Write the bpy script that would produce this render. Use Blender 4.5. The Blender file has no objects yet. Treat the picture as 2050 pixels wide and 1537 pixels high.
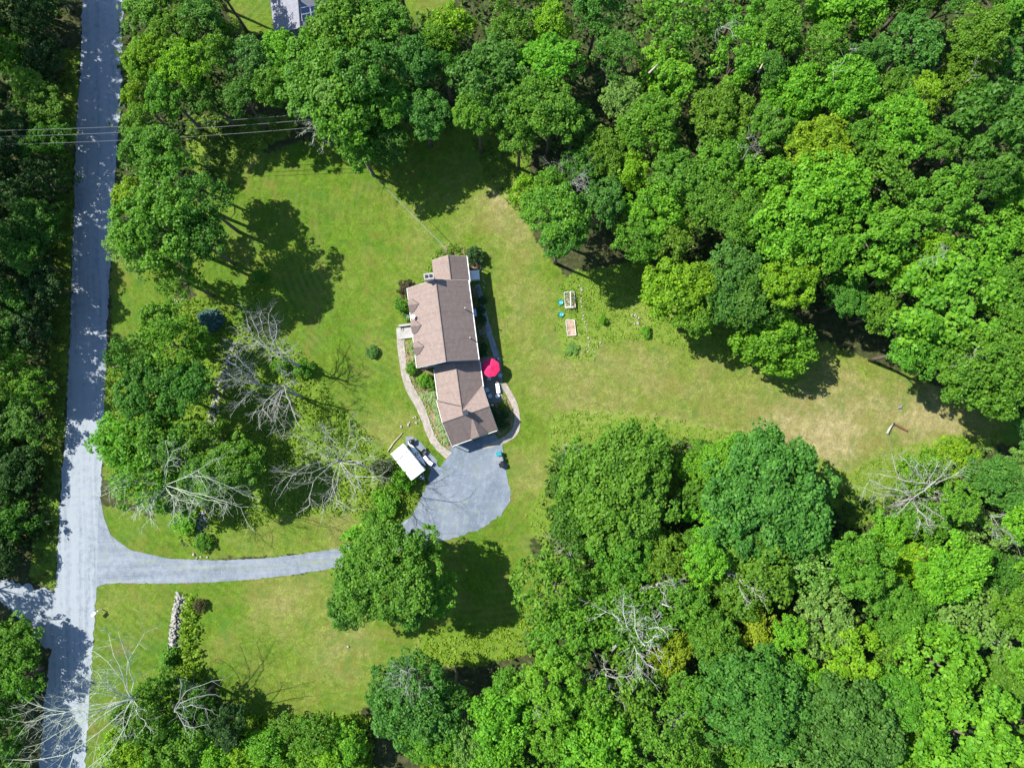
import bpy, bmesh, math, random
import numpy as np
from mathutils import Vector, Matrix

# ------------------------------------------------------------------ camera, sky, sun, exposure
S = bpy.context.scene
COL = S.collection
CAM_H, TILT, HFOV = 109.0, 5.0, 73.74
cam = bpy.data.cameras.new('camera'); cam.sensor_width = 36; cam.angle = math.radians(HFOV)
cam.clip_end = 5000; cam.clip_start = 0.5
camo = bpy.data.objects.new('camera', cam); COL.objects.link(camo)
camo.location = (0, 0, CAM_H); camo.rotation_euler = (math.radians(TILT), 0, 0)
S.camera = camo
SUN_EL, SUN_AZ = 47.5, 24.0            # light travels 24 degrees south of east
W = bpy.data.worlds.new('World'); S.world = W; W.use_nodes = True
wn = W.node_tree; bg = wn.nodes['Background']
sky = wn.nodes.new('ShaderNodeTexSky'); sky.sky_type = 'NISHITA'; sky.sun_disc = False
sky.sun_elevation = math.radians(SUN_EL)
sdir = Vector((-math.cos(math.radians(SUN_AZ)) * math.cos(math.radians(SUN_EL)),
               math.sin(math.radians(SUN_AZ)) * math.cos(math.radians(SUN_EL)), math.sin(math.radians(SUN_EL))))
sky.sun_rotation = math.atan2(sdir.x, sdir.y)
sky.air_density = 1.0; sky.dust_density = 0.3; sky.ozone_density = 3.0
wn.links.new(sky.outputs[0], bg.inputs[0]); bg.inputs[1].default_value = 0.11
sl = bpy.data.lights.new('sun', 'SUN'); sl.energy = 4.6; sl.angle = math.radians(0.53); sl.color = (1.0, 0.95, 0.86)
so = bpy.data.objects.new('sun', sl); COL.objects.link(so)
so.rotation_euler = sdir.to_track_quat('Z', 'Y').to_euler(); so.location = (-60, 30, 90)
S.view_settings.view_transform = 'Standard'; S.view_settings.look = 'None'
S.view_settings.exposure = 1.18; S.view_settings.gamma = 1; S.view_settings.use_curve_mapping = False
S.cycles.max_bounces = 5; S.cycles.diffuse_bounces = 2; S.cycles.transmission_bounces = 3
S.cycles.transparent_max_bounces = 4; S.cycles.caustics_reflective = False; S.cycles.caustics_refractive = False

random.seed(7); RNG = np.random.default_rng(11)
F = 1025 / math.tan(math.radians(HFOV / 2)); ct, st = math.cos(math.radians(TILT)), math.sin(math.radians(TILT))
def at(px, py, h=0.0):
    """the place on the level h that the survey photograph shows at px, py"""
    dx, dy, dz = (px - 1025) / F, (768.5 - py) / F, -1.0
    x, y, z = dx, ct * dy - st * dz, st * dy + ct * dz
    k = (h - CAM_H) / z
    return Vector((x * k, y * k, h))
def pix(p):
    d = Vector(p) - Vector((0, 0, CAM_H))
    y = ct * d.y + st * d.z; z = -st * d.y + ct * d.z
    return 1025 + F * d.x / -z, 768.5 - F * y / -z

# ------------------------------------------------------------------ materials
def mat(name, col=(.5, .5, .5), rough=.8, spec=.3, metal=0.0):
    m = bpy.data.materials.new(name); m.use_nodes = True
    b = m.node_tree.nodes['Principled BSDF']
    b.inputs['Base Color'].default_value = (*col, 1); b.inputs['Roughness'].default_value = rough
    b.inputs['Specular IOR Level'].default_value = spec; b.inputs['Metallic'].default_value = metal
    return m
def N(m, t, **kw):
    n = m.node_tree.nodes.new(t)
    for k, v in kw.items(): setattr(n, k, v)
    return n
def L(m, a, b): m.node_tree.links.new(a, b)
def bsdf(m): return m.node_tree.nodes['Principled BSDF']
def coords(m, kind='Object', scale=(1, 1, 1), rot=(0, 0, 0)):
    if kind == 'World':
        t = N(m, 'ShaderNodeNewGeometry').outputs['Position']
    else:
        t = N(m, 'ShaderNodeTexCoord').outputs[kind]
    mp = N(m, 'ShaderNodeMapping'); mp.inputs['Scale'].default_value = scale; mp.inputs['Rotation'].default_value = rot
    L(m, t, mp.inputs[0]); return mp.outputs[0]
def noise(m, vec, scale, detail=4, rough=.55, dist=0):
    n = N(m, 'ShaderNodeTexNoise'); n.inputs['Scale'].default_value = scale; n.inputs['Detail'].default_value = detail
    n.inputs['Roughness'].default_value = rough; n.inputs['Distortion'].default_value = dist
    L(m, vec, n.inputs['Vector']); return n.outputs['Fac']
def ramp(m, fac, stops):
    r = N(m, 'ShaderNodeValToRGB'); e = r.color_ramp.elements
    while len(e) < len(stops): e.new(.5)
    for i, (p, c) in enumerate(stops):
        e[i].position = p; e[i].color = (*c, 1) if len(c) == 3 else c
    L(m, fac, r.inputs[0]); return r.outputs[0]
def mix(m, fac, a, b, mode='MIX'):
    n = N(m, 'ShaderNodeMix', data_type='RGBA', blend_type=mode)
    for s, v in ((n.inputs[0], fac), (n.inputs[6], a), (n.inputs[7], b)):
        if isinstance(v, (int, float)): s.default_value = v
        elif isinstance(v, tuple): s.default_value = (*v, 1)
        else: L(m, v, s)
    return n.outputs[2]
def math_(m, op, a, b=0.0, clamp=False):
    n = N(m, 'ShaderNodeMath', operation=op, use_clamp=clamp)
    for s, v in ((n.inputs[0], a), (n.inputs[1], b)):
        if isinstance(v, (int, float)): s.default_value = v
        else: L(m, v, s)
    return n.outputs[0]
def bump(m, h, strength=.5, dist=.05):
    b = N(m, 'ShaderNodeBump'); b.inputs['Strength'].default_value = strength; b.inputs['Distance'].default_value = dist
    L(m, h, b.inputs['Height']); L(m, b.outputs[0], bsdf(m).inputs['Normal'])
def grey(v): return (v, v, v)

def speck(name, cols, s1=6, s2=.5, rough=.9, bmp=.3):
    """plain stuff with fine grain and broad drift: cols = dark, mid, light"""
    m = mat(name, cols[1], rough); v = coords(m)
    a = noise(m, v, s1, 5, .7); b = noise(m, v, s2, 3)
    c = ramp(m, math_(m, 'ADD', math_(m, 'MULTIPLY', a, .6), math_(m, 'MULTIPLY', b, .4)), [(.32, cols[0]), (.5, cols[1]), (.68, cols[2])])
    L(m, c, bsdf(m).inputs['Base Color'])
    if bmp: bump(m, a, bmp, .02)
    return m

# foliage: colour of the object, varied leaf by leaf
def foliage_mat(name):
    m = mat(name, (.1, .2, .04), .55, .25)
    oi = N(m, 'ShaderNodeObjectInfo'); at_ = N(m, 'ShaderNodeAttribute', attribute_name='tint')
    hsv = N(m, 'ShaderNodeHueSaturation')
    L(m, oi.outputs['Color'], hsv.inputs['Color'])
    mr = N(m, 'ShaderNodeMapRange'); L(m, at_.outputs['Fac'], mr.inputs[0]); mr.inputs[3].default_value = .62; mr.inputs[4].default_value = 1.4
    L(m, mr.outputs[0], hsv.inputs['Value'])
    mh = N(m, 'ShaderNodeMapRange'); L(m, at_.outputs['Fac'], mh.inputs[0]); mh.inputs[3].default_value = .522; mh.inputs[4].default_value = .482
    L(m, mh.outputs[0], hsv.inputs['Hue'])
    pv = coords(m, 'World'); nz = noise(m, pv, .35, 3)
    c = mix(m, math_(m, 'MULTIPLY', nz, .18), hsv.outputs[0], (.15, .24, .03))
    L(m, c, bsdf(m).inputs['Base Color'])
    tr = N(m, 'ShaderNodeBsdfTranslucent'); L(m, mix(m, 1.0, c, (1.2, 1.35, .5), 'MULTIPLY'), tr.inputs[0])
    ms = N(m, 'ShaderNodeMixShader'); ms.inputs[0].default_value = .42
    L(m, bsdf(m).outputs[0], ms.inputs[1]); L(m, tr.outputs[0], ms.inputs[2])
    L(m, ms.outputs[0], m.node_tree.nodes['Material Output'].inputs[0])
    return m
M = {}
M['leaf'] = foliage_mat('foliage')
M['bark'] = speck('bark', ((.05, .04, .03), (.11, .09, .07), (.18, .15, .12)), 12, 2)
def deadwood(name, a, b, c):
    return speck(name, (a, b, c), 5, 1.5, .85, .3)
M['dead'] = deadwood('bleached wood', (.13, .135, .115), (.28, .28, .25), (.44, .44, .39))
M['dead_grey'] = deadwood('grey dead wood', (.10, .11, .10), (.22, .235, .21), (.36, .37, .34))
M['dead_green'] = deadwood('lichened wood', (.16, .19, .13), (.33, .38, .28), (.5, .54, .44))

def shingles(name, a, b, c):
    m = mat(name, b, .92, .15); v = coords(m, 'UV')
    br = N(m, 'ShaderNodeTexBrick'); L(m, v, br.inputs['Vector'])
    br.inputs['Scale'].default_value = 1; br.inputs['Brick Width'].default_value = .32; br.inputs['Row Height'].default_value = .16
    br.inputs['Mortar Size'].default_value = .012; br.inputs['Mortar'].default_value = (*[x * .55 for x in a], 1)
    br.inputs['Color1'].default_value = (*a, 1); br.inputs['Color2'].default_value = (*c, 1); br.inputs['Bias'].default_value = -.1
    big = noise(m, v, .5, 4); st_ = noise(m, coords(m, 'UV', (2.5, .12, 1)), 1, 3)
    col = mix(m, .55, br.outputs[0], b)
    col = mix(m, math_(m, 'MULTIPLY', big, .55), col, c)
    col = mix(m, ramp(m, st_, [(.42, grey(0)), (.7, grey(.35))]), col, tuple(x * .85 for x in a)); col = mix(m, ramp(m, noise(m, v, 1.6, 6, .8), [(.5, grey(0)), (.72, grey(.6))]), col, tuple(x * 1.15 for x in c))
    g = noise(m, v, 22, 2); col = mix(m, .35, col, ramp(m, g, [(.3, grey(.3)), (.7, grey(.75))]), 'OVERLAY')
    L(m, col, bsdf(m).inputs['Base Color']); bump(m, br.outputs['Fac'], -.35, .01)
    return m
M['roof'] = shingles('brown shingles', (.148, .108, .092), (.204, .157, .137), (.265, .214, .192))
M['roof_grey'] = shingles('grey shingles', (.14, .145, .17), (.185, .19, .22), (.24, .245, .28))
M['siding'] = mat('weathered blue grey siding', (.22, .27, .31), .7)
def siding():
    m = M['siding']; v = coords(m, 'World'); w = N(m, 'ShaderNodeTexWave', bands_direction='Z'); w.inputs['Scale'].default_value = 1.3
    L(m, v, w.inputs[0]); bump(m, w.outputs['Fac'], .5, .03)
    L(m, ramp(m, noise(m, v, 1.2, 4), [(.3, (.17, .21, .25)), (.7, (.27, .32, .36))]), bsdf(m).inputs['Base Color'])
siding()
M['white'] = speck('white paint', ((.66, .66, .65), (.8, .8, .79), (.87, .87, .86)), 3, .6, .5, .05)
M['trim'] = mat('white trim', (.78, .78, .77), .5)
M['glass'] = mat('window glass', (.03, .045, .06), .08, .8)
M['dark_metal'] = mat('dark metal', (.05, .06, .07), .4, .5, .6)
M['metal'] = mat('dull metal', (.5, .52, .54), .45, .5, .7)
M['black'] = mat('black plastic', (.012, .013, .016), .35, .5)
M['grey_plastic'] = mat('grey plastic', (.2, .2, .22), .5)
M['cyan'] = mat('cyan plastic', (.03, .22, .26), .4)
M['teal'] = mat('teal plastic', (.07, .42, .36), .4)
M['green_plastic'] = mat('green plastic', (.03, .33, .2), .4)
M['bluewhite'] = mat('pale blue plastic', (.45, .6, .72), .5)
M['red'] = speck('crimson canvas', ((.52, .012, .075), (.6, .016, .09), (.66, .022, .11)), 20, .8, .8, .05)
M['brick'] = speck('pale brick', ((.3, .25, .21), (.45, .4, .35), (.58, .53, .47)), 6, 1)
M['cap'] = speck('mortar cap', ((.2, .19, .18), (.31, .3, .28), (.4, .385, .36)), 6, 1)
M['stone'] = speck('fieldstone', ((.15, .145, .13), (.3, .285, .26), (.48, .46, .43)), 4, .7)
M['stone_grey'] = speck('grey wall stone', ((.12, .12, .12), (.28, .27, .25), (.46, .44, .41)), 5, 1.6)
M['wood'] = speck('weathered wood', ((.22, .18, .14), (.4, .34, .27), (.55, .48, .4)), 5, 1)
M['wood_grey'] = speck('silvered wood', ((.28, .28, .27), (.45, .44, .42), (.62, .6, .57)), 5, 1)
M['rust'] = speck('rust brown timber', ((.07, .03, .02), (.13, .055, .032), (.19, .09, .055)), 5, 1)
M['soil'] = speck('garden soil', ((.17, .11, .08), (.32, .23, .16), (.46, .34, .24)), 3, .8)
M['mulch'] = speck('bark mulch', ((.09, .055, .035), (.2, .13, .085), (.33, .22, .14)), 9, 1)
M['wire'] = mat('wire', (.2, .2, .2), .5)
M['pole'] = speck('pole wood', ((.16, .15, .13), (.3, .29, .26), (.45, .44, .4)), 5, 1)
M['canvas'] = speck('cushion', ((.6, .6, .58), (.75, .75, .72), (.82, .82, .8)), 8, 2)
M['solar'] = mat('solar cell', (.01, .022, .07), .12, .8)
M['slate'] = None

def gravel(name, a, b, c, ang, tracks=.5, grass=True):
    m = mat(name, b, .95, .1); v = coords(m, 'World', rot=(0, 0, ang))
    f = noise(m, v, 4.5, 7, .9); mid = noise(m, v, 1.1, 5); big = noise(m, v, .16, 3)
    mp = N(m, 'ShaderNodeMapping'); mp.inputs['Scale'].default_value = (1.1, .03, 1); L(m, v, mp.inputs[0])
    stk = noise(m, mp.outputs[0], 1.0, 6, .7)
    t = math_(m, 'ADD', math_(m, 'MULTIPLY', f, .42), math_(m, 'ADD', math_(m, 'MULTIPLY', stk, .34 * tracks * 2), math_(m, 'MULTIPLY', mid, .24)))
    col = ramp(m, t, [(.4, a), (.5, b), (.6, c)])
    col = mix(m, ramp(m, big, [(.35, grey(0)), (.7, grey(.3))]), col, c)
    if grass:
        g = math_(m, 'MULTIPLY', ramp(m, noise(m, v, .55, 5, .7), [(.54, grey(0)), (.66, grey(1))]), ramp(m, f, [(.45, grey(0)), (.58, grey(1))]))
        col = mix(m, math_(m, 'MULTIPLY', g, .7), col, (.16, .2, .07))
    L(m, col, bsdf(m).inputs['Base Color']); bump(m, f, .5, .03)
    return m
M['road'] = gravel('grey gravel road', (.085, .11, .135), (.148, .178, .208), (.25, .28, .308), math.radians(-4.5), .75, False)
M['drive'] = gravel('blue grey crushed stone', (.1, .125, .152), (.178, .205, .242), (.29, .318, .35), math.radians(88), .42)
def ruts(m):
    # wheel tracks worn along the strip
    v = coords(m, 'UV'); sx = N(m, 'ShaderNodeSeparateXYZ'); L(m, v, sx.inputs[0]); w = coords(m, 'World')
    y = math_(m, 'ADD', sx.outputs['Y'], math_(m, 'MULTIPLY', noise(m, w, .08, 2), .8))
    f = math_(m, 'MULTIPLY', ramp(m, math_(m, 'SINE', math_(m, 'MULTIPLY', y, 4.1)), [(.3, grey(0)), (1, grey(.55))]), ramp(m, noise(m, w, .5, 5, .7), [(.3, grey(.2)), (.65, grey(1))]))
    old = bsdf(m).inputs['Base Color'].links[0].from_socket; L(m, mix(m, f, old, (.25, .28, .305)), bsdf(m).inputs['Base Color'])
ruts(M['road'])
def weeds_mid(m):
    v = coords(m, 'UV'); sx = N(m, 'ShaderNodeSeparateXYZ'); L(m, v, sx.inputs[0]); w = coords(m, 'World')
    f = math_(m, 'MULTIPLY', ramp(m, math_(m, 'ABSOLUTE', math_(m, 'SUBTRACT', sx.outputs['Y'], 2.0)), [(.0, grey(1)), (.6, grey(0))]), ramp(m, noise(m, w, 1.6, 6, .8), [(.48, grey(0)), (.6, grey(.8))]))
    old = bsdf(m).inputs['Base Color'].links[0].from_socket; L(m, mix(m, f, old, (.2, .24, .09)), bsdf(m).inputs['Base Color'])
weeds_mid(M['drive'])
M['pad'] = gravel('blue grey crushed stone', (.115, .142, .178), (.2, .235, .28), (.33, .365, .41), math.radians(10), .25)

def pavers(name, a, b, c, bw, rh):
    m = mat(name, b, .85, .2); v = coords(m, 'UV')
    br = N(m, 'ShaderNodeTexBrick'); L(m, v, br.inputs['Vector']); br.inputs['Scale'].default_value = 1
    br.inputs['Brick Width'].default_value = bw; br.inputs['Row Height'].default_value = rh; br.inputs['Mortar Size'].default_value = .022
    br.inputs['Color1'].default_value = (*a, 1); br.inputs['Color2'].default_value = (*c, 1)
    br.inputs['Mortar'].default_value = (.2, .19, .13, 1); br.inputs['Bias'].default_value = 0
    n_ = noise(m, v, 1.4, 5); col = mix(m, math_(m, 'MULTIPLY', n_, .5), br.outputs[0], b)
    L(m, col, bsdf(m).inputs['Base Color']); bump(m, br.outputs['Fac'], -.5, .02)
    return m
M['paver'] = pavers('pinkish grey pavers', (.22, .19, .165), (.29, .258, .228), (.37, .335, .3), .45, .3)
M['slate'] = pavers('bluestone', (.15, .17, .2), (.2, .23, .265), (.27, .3, .34), .75, .6)

# ------------------------------------------------------------------ mesh helpers
def link(name, me, m=None, parent=None):
    o = bpy.data.objects.new(name, me); COL.objects.link(o)
    if m is not None and me is not None: me.materials.append(m)
    if parent is not None: o.parent = parent
    return o
def tag(o, label=None, cat=None, group=None, kind=None):
    if label: o['label'] = label
    if cat: o['category'] = cat
    if group: o['group'] = group
    if kind: o['kind'] = kind
    return o
def root(name, loc, rz=0.0, label=None, cat=None, group=None):
    o = bpy.data.objects.new(name, None); COL.objects.link(o); o.location = loc; o.rotation_euler = (0, 0, rz); o.empty_display_size = .3
    return tag(o, label, cat, group)
class MB:
    def __init__(s): s.v = []; s.f = []; s.uv = []
    def poly(s, pts, uv=None):
        i = len(s.v); s.v += [tuple(p) for p in pts]; s.f.append(tuple(range(i, i + len(pts)))); s.uv += uv if uv else [(p[0], p[1]) for p in pts]; return s
    def box(s, c, d, rz=0.0, tilt=None):
        cx, cy, cz = c; hx, hy, hz = d[0] / 2, d[1] / 2, d[2] / 2
        R = Matrix.Rotation(rz, 3, 'Z')
        if tilt is not None: R = R @ tilt
        P = [R @ Vector((sx * hx, sy * hy, sz * hz)) + Vector(c) for sz in (-1, 1) for sx, sy in ((-1, -1), (1, -1), (1, 1), (-1, 1))]
        for q in ((3, 2, 1, 0), (4, 5, 6, 7), (0, 1, 5, 4), (1, 2, 6, 5), (2, 3, 7, 6), (3, 0, 4, 7)): s.poly([P[k] for k in q])
        return s
    def tube(s, pts, rad, n=6, cap=True):
        pts = [Vector(p) for p in pts]; rings = []
        for i, p in enumerate(pts):
            d = (pts[min(i + 1, len(pts) - 1)] - pts[max(i - 1, 0)])
            d = d.normalized() if d.length > 1e-6 else Vector((0, 0, 1))
            a = d.cross(Vector((.31, .17, .93)))
            if a.length < .05: a = d.cross(Vector((1, 0, 0)))
            a.normalize(); b = d.cross(a); r = rad[i] if isinstance(rad, (list, tuple)) else rad
            rings.append([p + (a * math.cos(t) + b * math.sin(t)) * r for t in (2 * math.pi * k / n for k in range(n))])
        base = len(s.v)
        for R in rings:
            s.v += [tuple(p) for p in R]
        for i in range(len(rings) - 1):
            for k in range(n):
                k2 = (k + 1) % n
                s.f.append((base + i * n + k, base + i * n + k2, base + (i + 1) * n + k2, base + (i + 1) * n + k)); s.uv += [(0, 0)] * 4
        if cap:
            s.f.append(tuple(base + (len(rings) - 1) * n + k for k in range(n))); s.uv += [(0, 0)] * n
            s.f.append(tuple(base + k for k in range(n - 1, -1, -1))); s.uv += [(0, 0)] * n
        return s
    def lathe(s, c, prof, n=16):
        rings = [[Vector((c[0] + r * math.cos(2 * math.pi * k / n), c[1] + r * math.sin(2 * math.pi * k / n), c[2] + z)) for k in range(n)] for r, z in prof]
        base = len(s.v)
        for R in rings: s.v += [tuple(p) for p in R]
        for i in range(len(rings) - 1):
            for k in range(n):
                k2 = (k + 1) % n; s.f.append((base + i * n + k, base + i * n + k2, base + (i + 1) * n + k2, base + (i + 1) * n + k)); s.uv += [(0, 0)] * 4
        s.f.append(tuple(base + (len(rings) - 1) * n + k for k in range(n))); s.uv += [(0, 0)] * n
        return s
    def slab(s, pts, th, uvax=None):
        """flat polygon in 3D given thickness downward"""
        up = [Vector(p) for p in pts]; lo = [p - Vector((0, 0, th)) for p in up]
        if uvax:
            o_, ux, uy = uvax; uv = [((p - o_).dot(ux), (p - o_).dot(uy)) for p in up]
        else: uv = None
        s.poly(up, uv); s.poly(lo[::-1])
        for i in range(len(up)):
            j = (i + 1) % len(up); s.poly([up[i], lo[i], lo[j], up[j]])
        return s
    def mesh(s, name, smooth=False):
        me = bpy.data.meshes.new(name); me.from_pydata(s.v, [], s.f); me.update()
        u = me.uv_layers.new(name='UVMap'); flat = []
        for a in s.uv: flat += [a[0], a[1]]
        u.data.foreach_set('uv', flat)
        if smooth: me.polygons.foreach_set('use_smooth', [True] * len(me.polygons))
        me.validate(); return me
    def build(s, name, m, parent=None, smooth=False): return link(name, s.mesh(name, smooth), m, parent)

def stone_mesh(name, seed, r=(1, 1, .6)):
    rn = random.Random(seed); bm = bmesh.new(); bmesh.ops.create_icosphere(bm, subdivisions=1, radius=.5)
    for v in bm.verts:
        k = rn.uniform(.78, 1.12); v.co = Vector((v.co.x * r[0] * k, v.co.y * r[1] * k, v.co.z * r[2] * k))
    me = bpy.data.meshes.new(name); bm.to_mesh(me); bm.free(); return me

# ------------------------------------------------------------------ ground
def P2(pts): return np.array([at(*p)[:2] for p in pts])
def inside(X, Y, poly):
    c = np.zeros(X.shape, bool); n = len(poly)
    for i in range(n):
        x1, y1 = poly[i]; x2, y2 = poly[(i + 1) % n]
        if y1 == y2: continue
        m = ((y1 > Y) != (y2 > Y)) & (X < (x2 - x1) * (Y - y1) / (y2 - y1) + x1); c ^= m
    return c
LAWN = [[(500, 320), (560, 300), (620, 280), (800, 240), (1000, 260), (1060, 310), (1035, 420), (1095, 515), (1155, 572), (1162, 600), (1178, 700), (1190, 722), (1200, 684), (1290, 678), (1400, 700), (1500, 735), (1640, 680), (1790, 740),
         (2100, 860), (2100, 900), (1900, 874), (1830, 888), (1765, 908), (1700, 945), (1640, 918), (1540, 876), (1400, 848), (1280, 828), (1160, 820), (1100, 832), (1098, 900), (1090, 980), (1066, 1030), (1060, 1100),
         (1090, 1135), (1040, 1230), (985, 1270), (840, 1275), (836, 1330), (780, 1385), (705, 1432), (600, 1437), (520, 1432), (440, 1390), (400, 1330), (393, 1240), (385, 1190), (360, 1178), (345, 1240), (330, 1330), (300, 1400), (180, 1560), (160, 1560), (195, 1160),
         (330, 1166), (600, 1150), (700, 1130), (700, 1030), (640, 1026), (560, 1032), (480, 1060), (430, 1050), (425, 1095), (380, 1100), (330, 1040), (230, 980), (205, 950), (208, 800), (222, 690), (340, 600), (440, 600), (470, 625), (540, 680), (620, 700), (650, 760), (690, 810), (735, 880),
         (780, 912), (830, 890), (800, 780), (600, 640), (440, 540), (440, 420)],
        [(200, 1010), (200, 1110), (350, 1122), (700, 1105), (790, 1060), (700, 1028), (560, 1034), (430, 1060), (420, 1100), (370, 1100), (330, 1040)],
        [(225, 480), (360, 560), (340, 610), (222, 700)], [(440, 560), (830, 560), (830, 890), (780, 912), (735, 880), (690, 810), (650, 760), (620, 700), (540, 680), (470, 625)],
        [(380, 400), (470, 360), (520, 310), (620, 300), (640, 660), (430, 640), (380, 570)], [(420, -60), (600, -60), (560, 68), (480, 70)], [(780, -60), (930, -60), (880, 45), (830, 55)],
        [(700, 1020), (835, 880), (1060, 870), (1060, 1100), (960, 1130), (700, 1150)]]
ROUGH = [[(345, 600), (430, 600), (470, 640), (600, 700), (640, 760), (690, 820), (745, 885), (790, 925), (840, 960), (830, 1010), (780, 1060), (705, 1030), (650, 1026), (560, 1034), (480, 1060), (425, 1070), (405, 1100), (360, 1080), (330, 1010), (230, 985), (212, 900), (212, 720)],
         [(1100, 830), (1160, 818), (1290, 828), (1400, 848), (1540, 876), (1640, 918), (1700, 950), (1770, 905), (1830, 890), (1900, 870), (2000, 880), (1900, 1000), (1700, 1060), (1640, 980), (1400, 960), (1100, 1130), (1050, 1030), (1090, 980)],
         [(1150, 545), (1300, 520), (1480, 660), (1490, 735), (1400, 702), (1290, 680), (1200, 684), (1188, 722), (1130, 720), (1112, 660), (1120, 575)],
         [(836, 1262), (985, 1265), (1040, 1230), (1100, 1130), (1200, 1150), (1100, 1300), (960, 1330), (832, 1335)],
         [(368, 1188), (384, 1192), (395, 1230), (398, 1300), (420, 1400), (500, 1430), (720, 1434), (760, 1600), (200, 1600), (330, 1400), (350, 1315), (362, 1290)],
         [(370, 230), (600, 232), (590, 262), (500, 312), (470, 370), (440, 410), (380, 330)],
         [(120, 100), (160, 100), (150, 300), (138, 700), (118, 1000), (112, 1180), (60, 1160), (90, 900)],
         [(940, 280), (1065, 300), (1045, 430), (1010, 400), (960, 340)]]
GX = np.arange(-100, 100.01, .5); GY = np.arange(-64, 90.01, .5)
XX, YY = np.meshgrid(GX, GY); jx = RNG.normal(0, .18, XX.shape); jy = RNG.normal(0, .18, XX.shape)
lawnm = np.zeros(XX.shape, bool); roughm = np.zeros(XX.shape, bool)
for p in LAWN: lawnm |= inside(XX + jx, YY + jy, P2(p))
for p in ROUGH: roughm |= inside(XX + jx, YY + jy, P2(p))
lawnm &= ~roughm
def blobs(spec):
    out = np.zeros(XX.shape)
    for px, py, r, a in spec:
        c = at(px, py); out += a * np.exp(-((XX - c.x) ** 2 + (YY - c.y) ** 2) / (2 * (r / 12.3) ** 2))
    return out
DRY = blobs([(1060, 470, 40, .6), (1040, 600, 60, .45), (1120, 730, 70, .5), (1300, 770, 90, .55), (1500, 820, 90, .45), (1700, 800, 80, .65), (1850, 850, 60, .7), (1660, 890, 50, .9), (1560, 860, 30, .7), (1075, 950, 50, .45),
             (1000, 430, 40, .4), (880, 430, 60, .3), (560, 1260, 60, .45), (700, 1290, 50, .5), (560, 1180, 40, .3), (680, 1050, 50, .5), (500, 1080, 40, .3), (780, 860, 40, .4), (640, 1360, 50, .2), (850, 1380, 40, .5),
             (700, 520, 60, .18), (800, 640, 50, .15), (1010, 390, 30, .7), (1160, 700, 15, .5), (420, 290, 40, .5), (600, 1420, 40, .2), (1280, 630, 30, .6), (1090, 1110, 30, .4), (240, 1200, 40, .3), (1180, 824, 60, .3), (1900, 860, 60, .5)])
LUSH = blobs([(620, 480, 80, .4), (600, 600, 60, .3), (560, 350, 60, .3), (860, 760, 50, .15), (1240, 850, 70, .4), (1420, 880, 60, .4), (240, 1340, 60, .4), (700, 700, 50, .3), (450, 1230, 40, .3), (600, 1320, 60, .3), (930, 1300, 50, .6), (1240, 630, 50, .5)])
fx = (lawnm * 1 + roughm * 2)
nz, nr = XX.shape
for pl_, wd, amt in (([(1160, 822), (1290, 830), (1400, 850), (1540, 878), (1640, 915), (1700, 945)], 9, 1.0), ([(1802, 765), (1792, 815), (1775, 880), (1765, 900)], 5, .8), ([(838, 1262), (834, 1300), (830, 1335)], 5, .8), ([(510, 312), (490, 350)], 6, .5), ([(1560, 862), (1640, 890), (1700, 905)], 8, .5)):
    Q = P2(pl_)
    for (ax, ay), (bx, by) in zip(Q, Q[1:]):
        tt = np.clip(((XX - ax) * (bx - ax) + (YY - ay) * (by - ay)) / ((bx - ax) ** 2 + (by - ay) ** 2), 0, 1); dd = np.hypot(XX - ax - tt * (bx - ax), YY - ay - tt * (by - ay)); DRY = np.maximum(DRY, amt * np.exp(-(dd / (wd / 12.3)) ** 2))
relief = np.zeros(XX.shape)
me_v = np.stack([XX.ravel(), YY.ravel(), relief.ravel()], 1)
def ground_piece(name, code, m, z=0.0):
    q = fx[:-1, :-1] == code
    idx = np.arange(nz * nr).reshape(nz, nr)
    a = idx[:-1, :-1][q]; b = idx[:-1, 1:][q]; c = idx[1:, 1:][q]; d = idx[1:, :-1][q]
    fac = np.stack([a, b, c, d], 1); used, inv = np.unique(fac, return_inverse=True); fac = inv.reshape(fac.shape)
    me = bpy.data.meshes.new(name); me.vertices.add(len(used)); me.vertices.foreach_set('co', me_v[used].ravel())
    me.loops.add(fac.size); me.loops.foreach_set('vertex_index', fac.ravel().astype(np.int32))
    me.polygons.add(len(fac)); me.polygons.foreach_set('loop_start', np.arange(0, fac.size, 4, dtype=np.int32)); me.polygons.foreach_set('loop_total', np.full(len(fac), 4, np.int32))
    me.update(); ca = me.color_attributes.new('zone', 'FLOAT_COLOR', 'POINT')
    dat = np.stack([blur(lawnm)[used], blur(roughm)[used], np.clip(DRY.ravel()[used], 0, 1), np.clip(LUSH.ravel()[used], 0, 1)], 1).astype(np.float32)
    ca.data.foreach_set('color', dat.ravel())
    o = link(name, me, m); o.location.z = z; return o
def blur(a):
    a = a.astype(float); p = np.pad(a, 1, mode='edge')
    return sum(p[i:i + a.shape[0], j:j + a.shape[1]] for i in range(3) for j in range(3)).ravel() / 9
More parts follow.
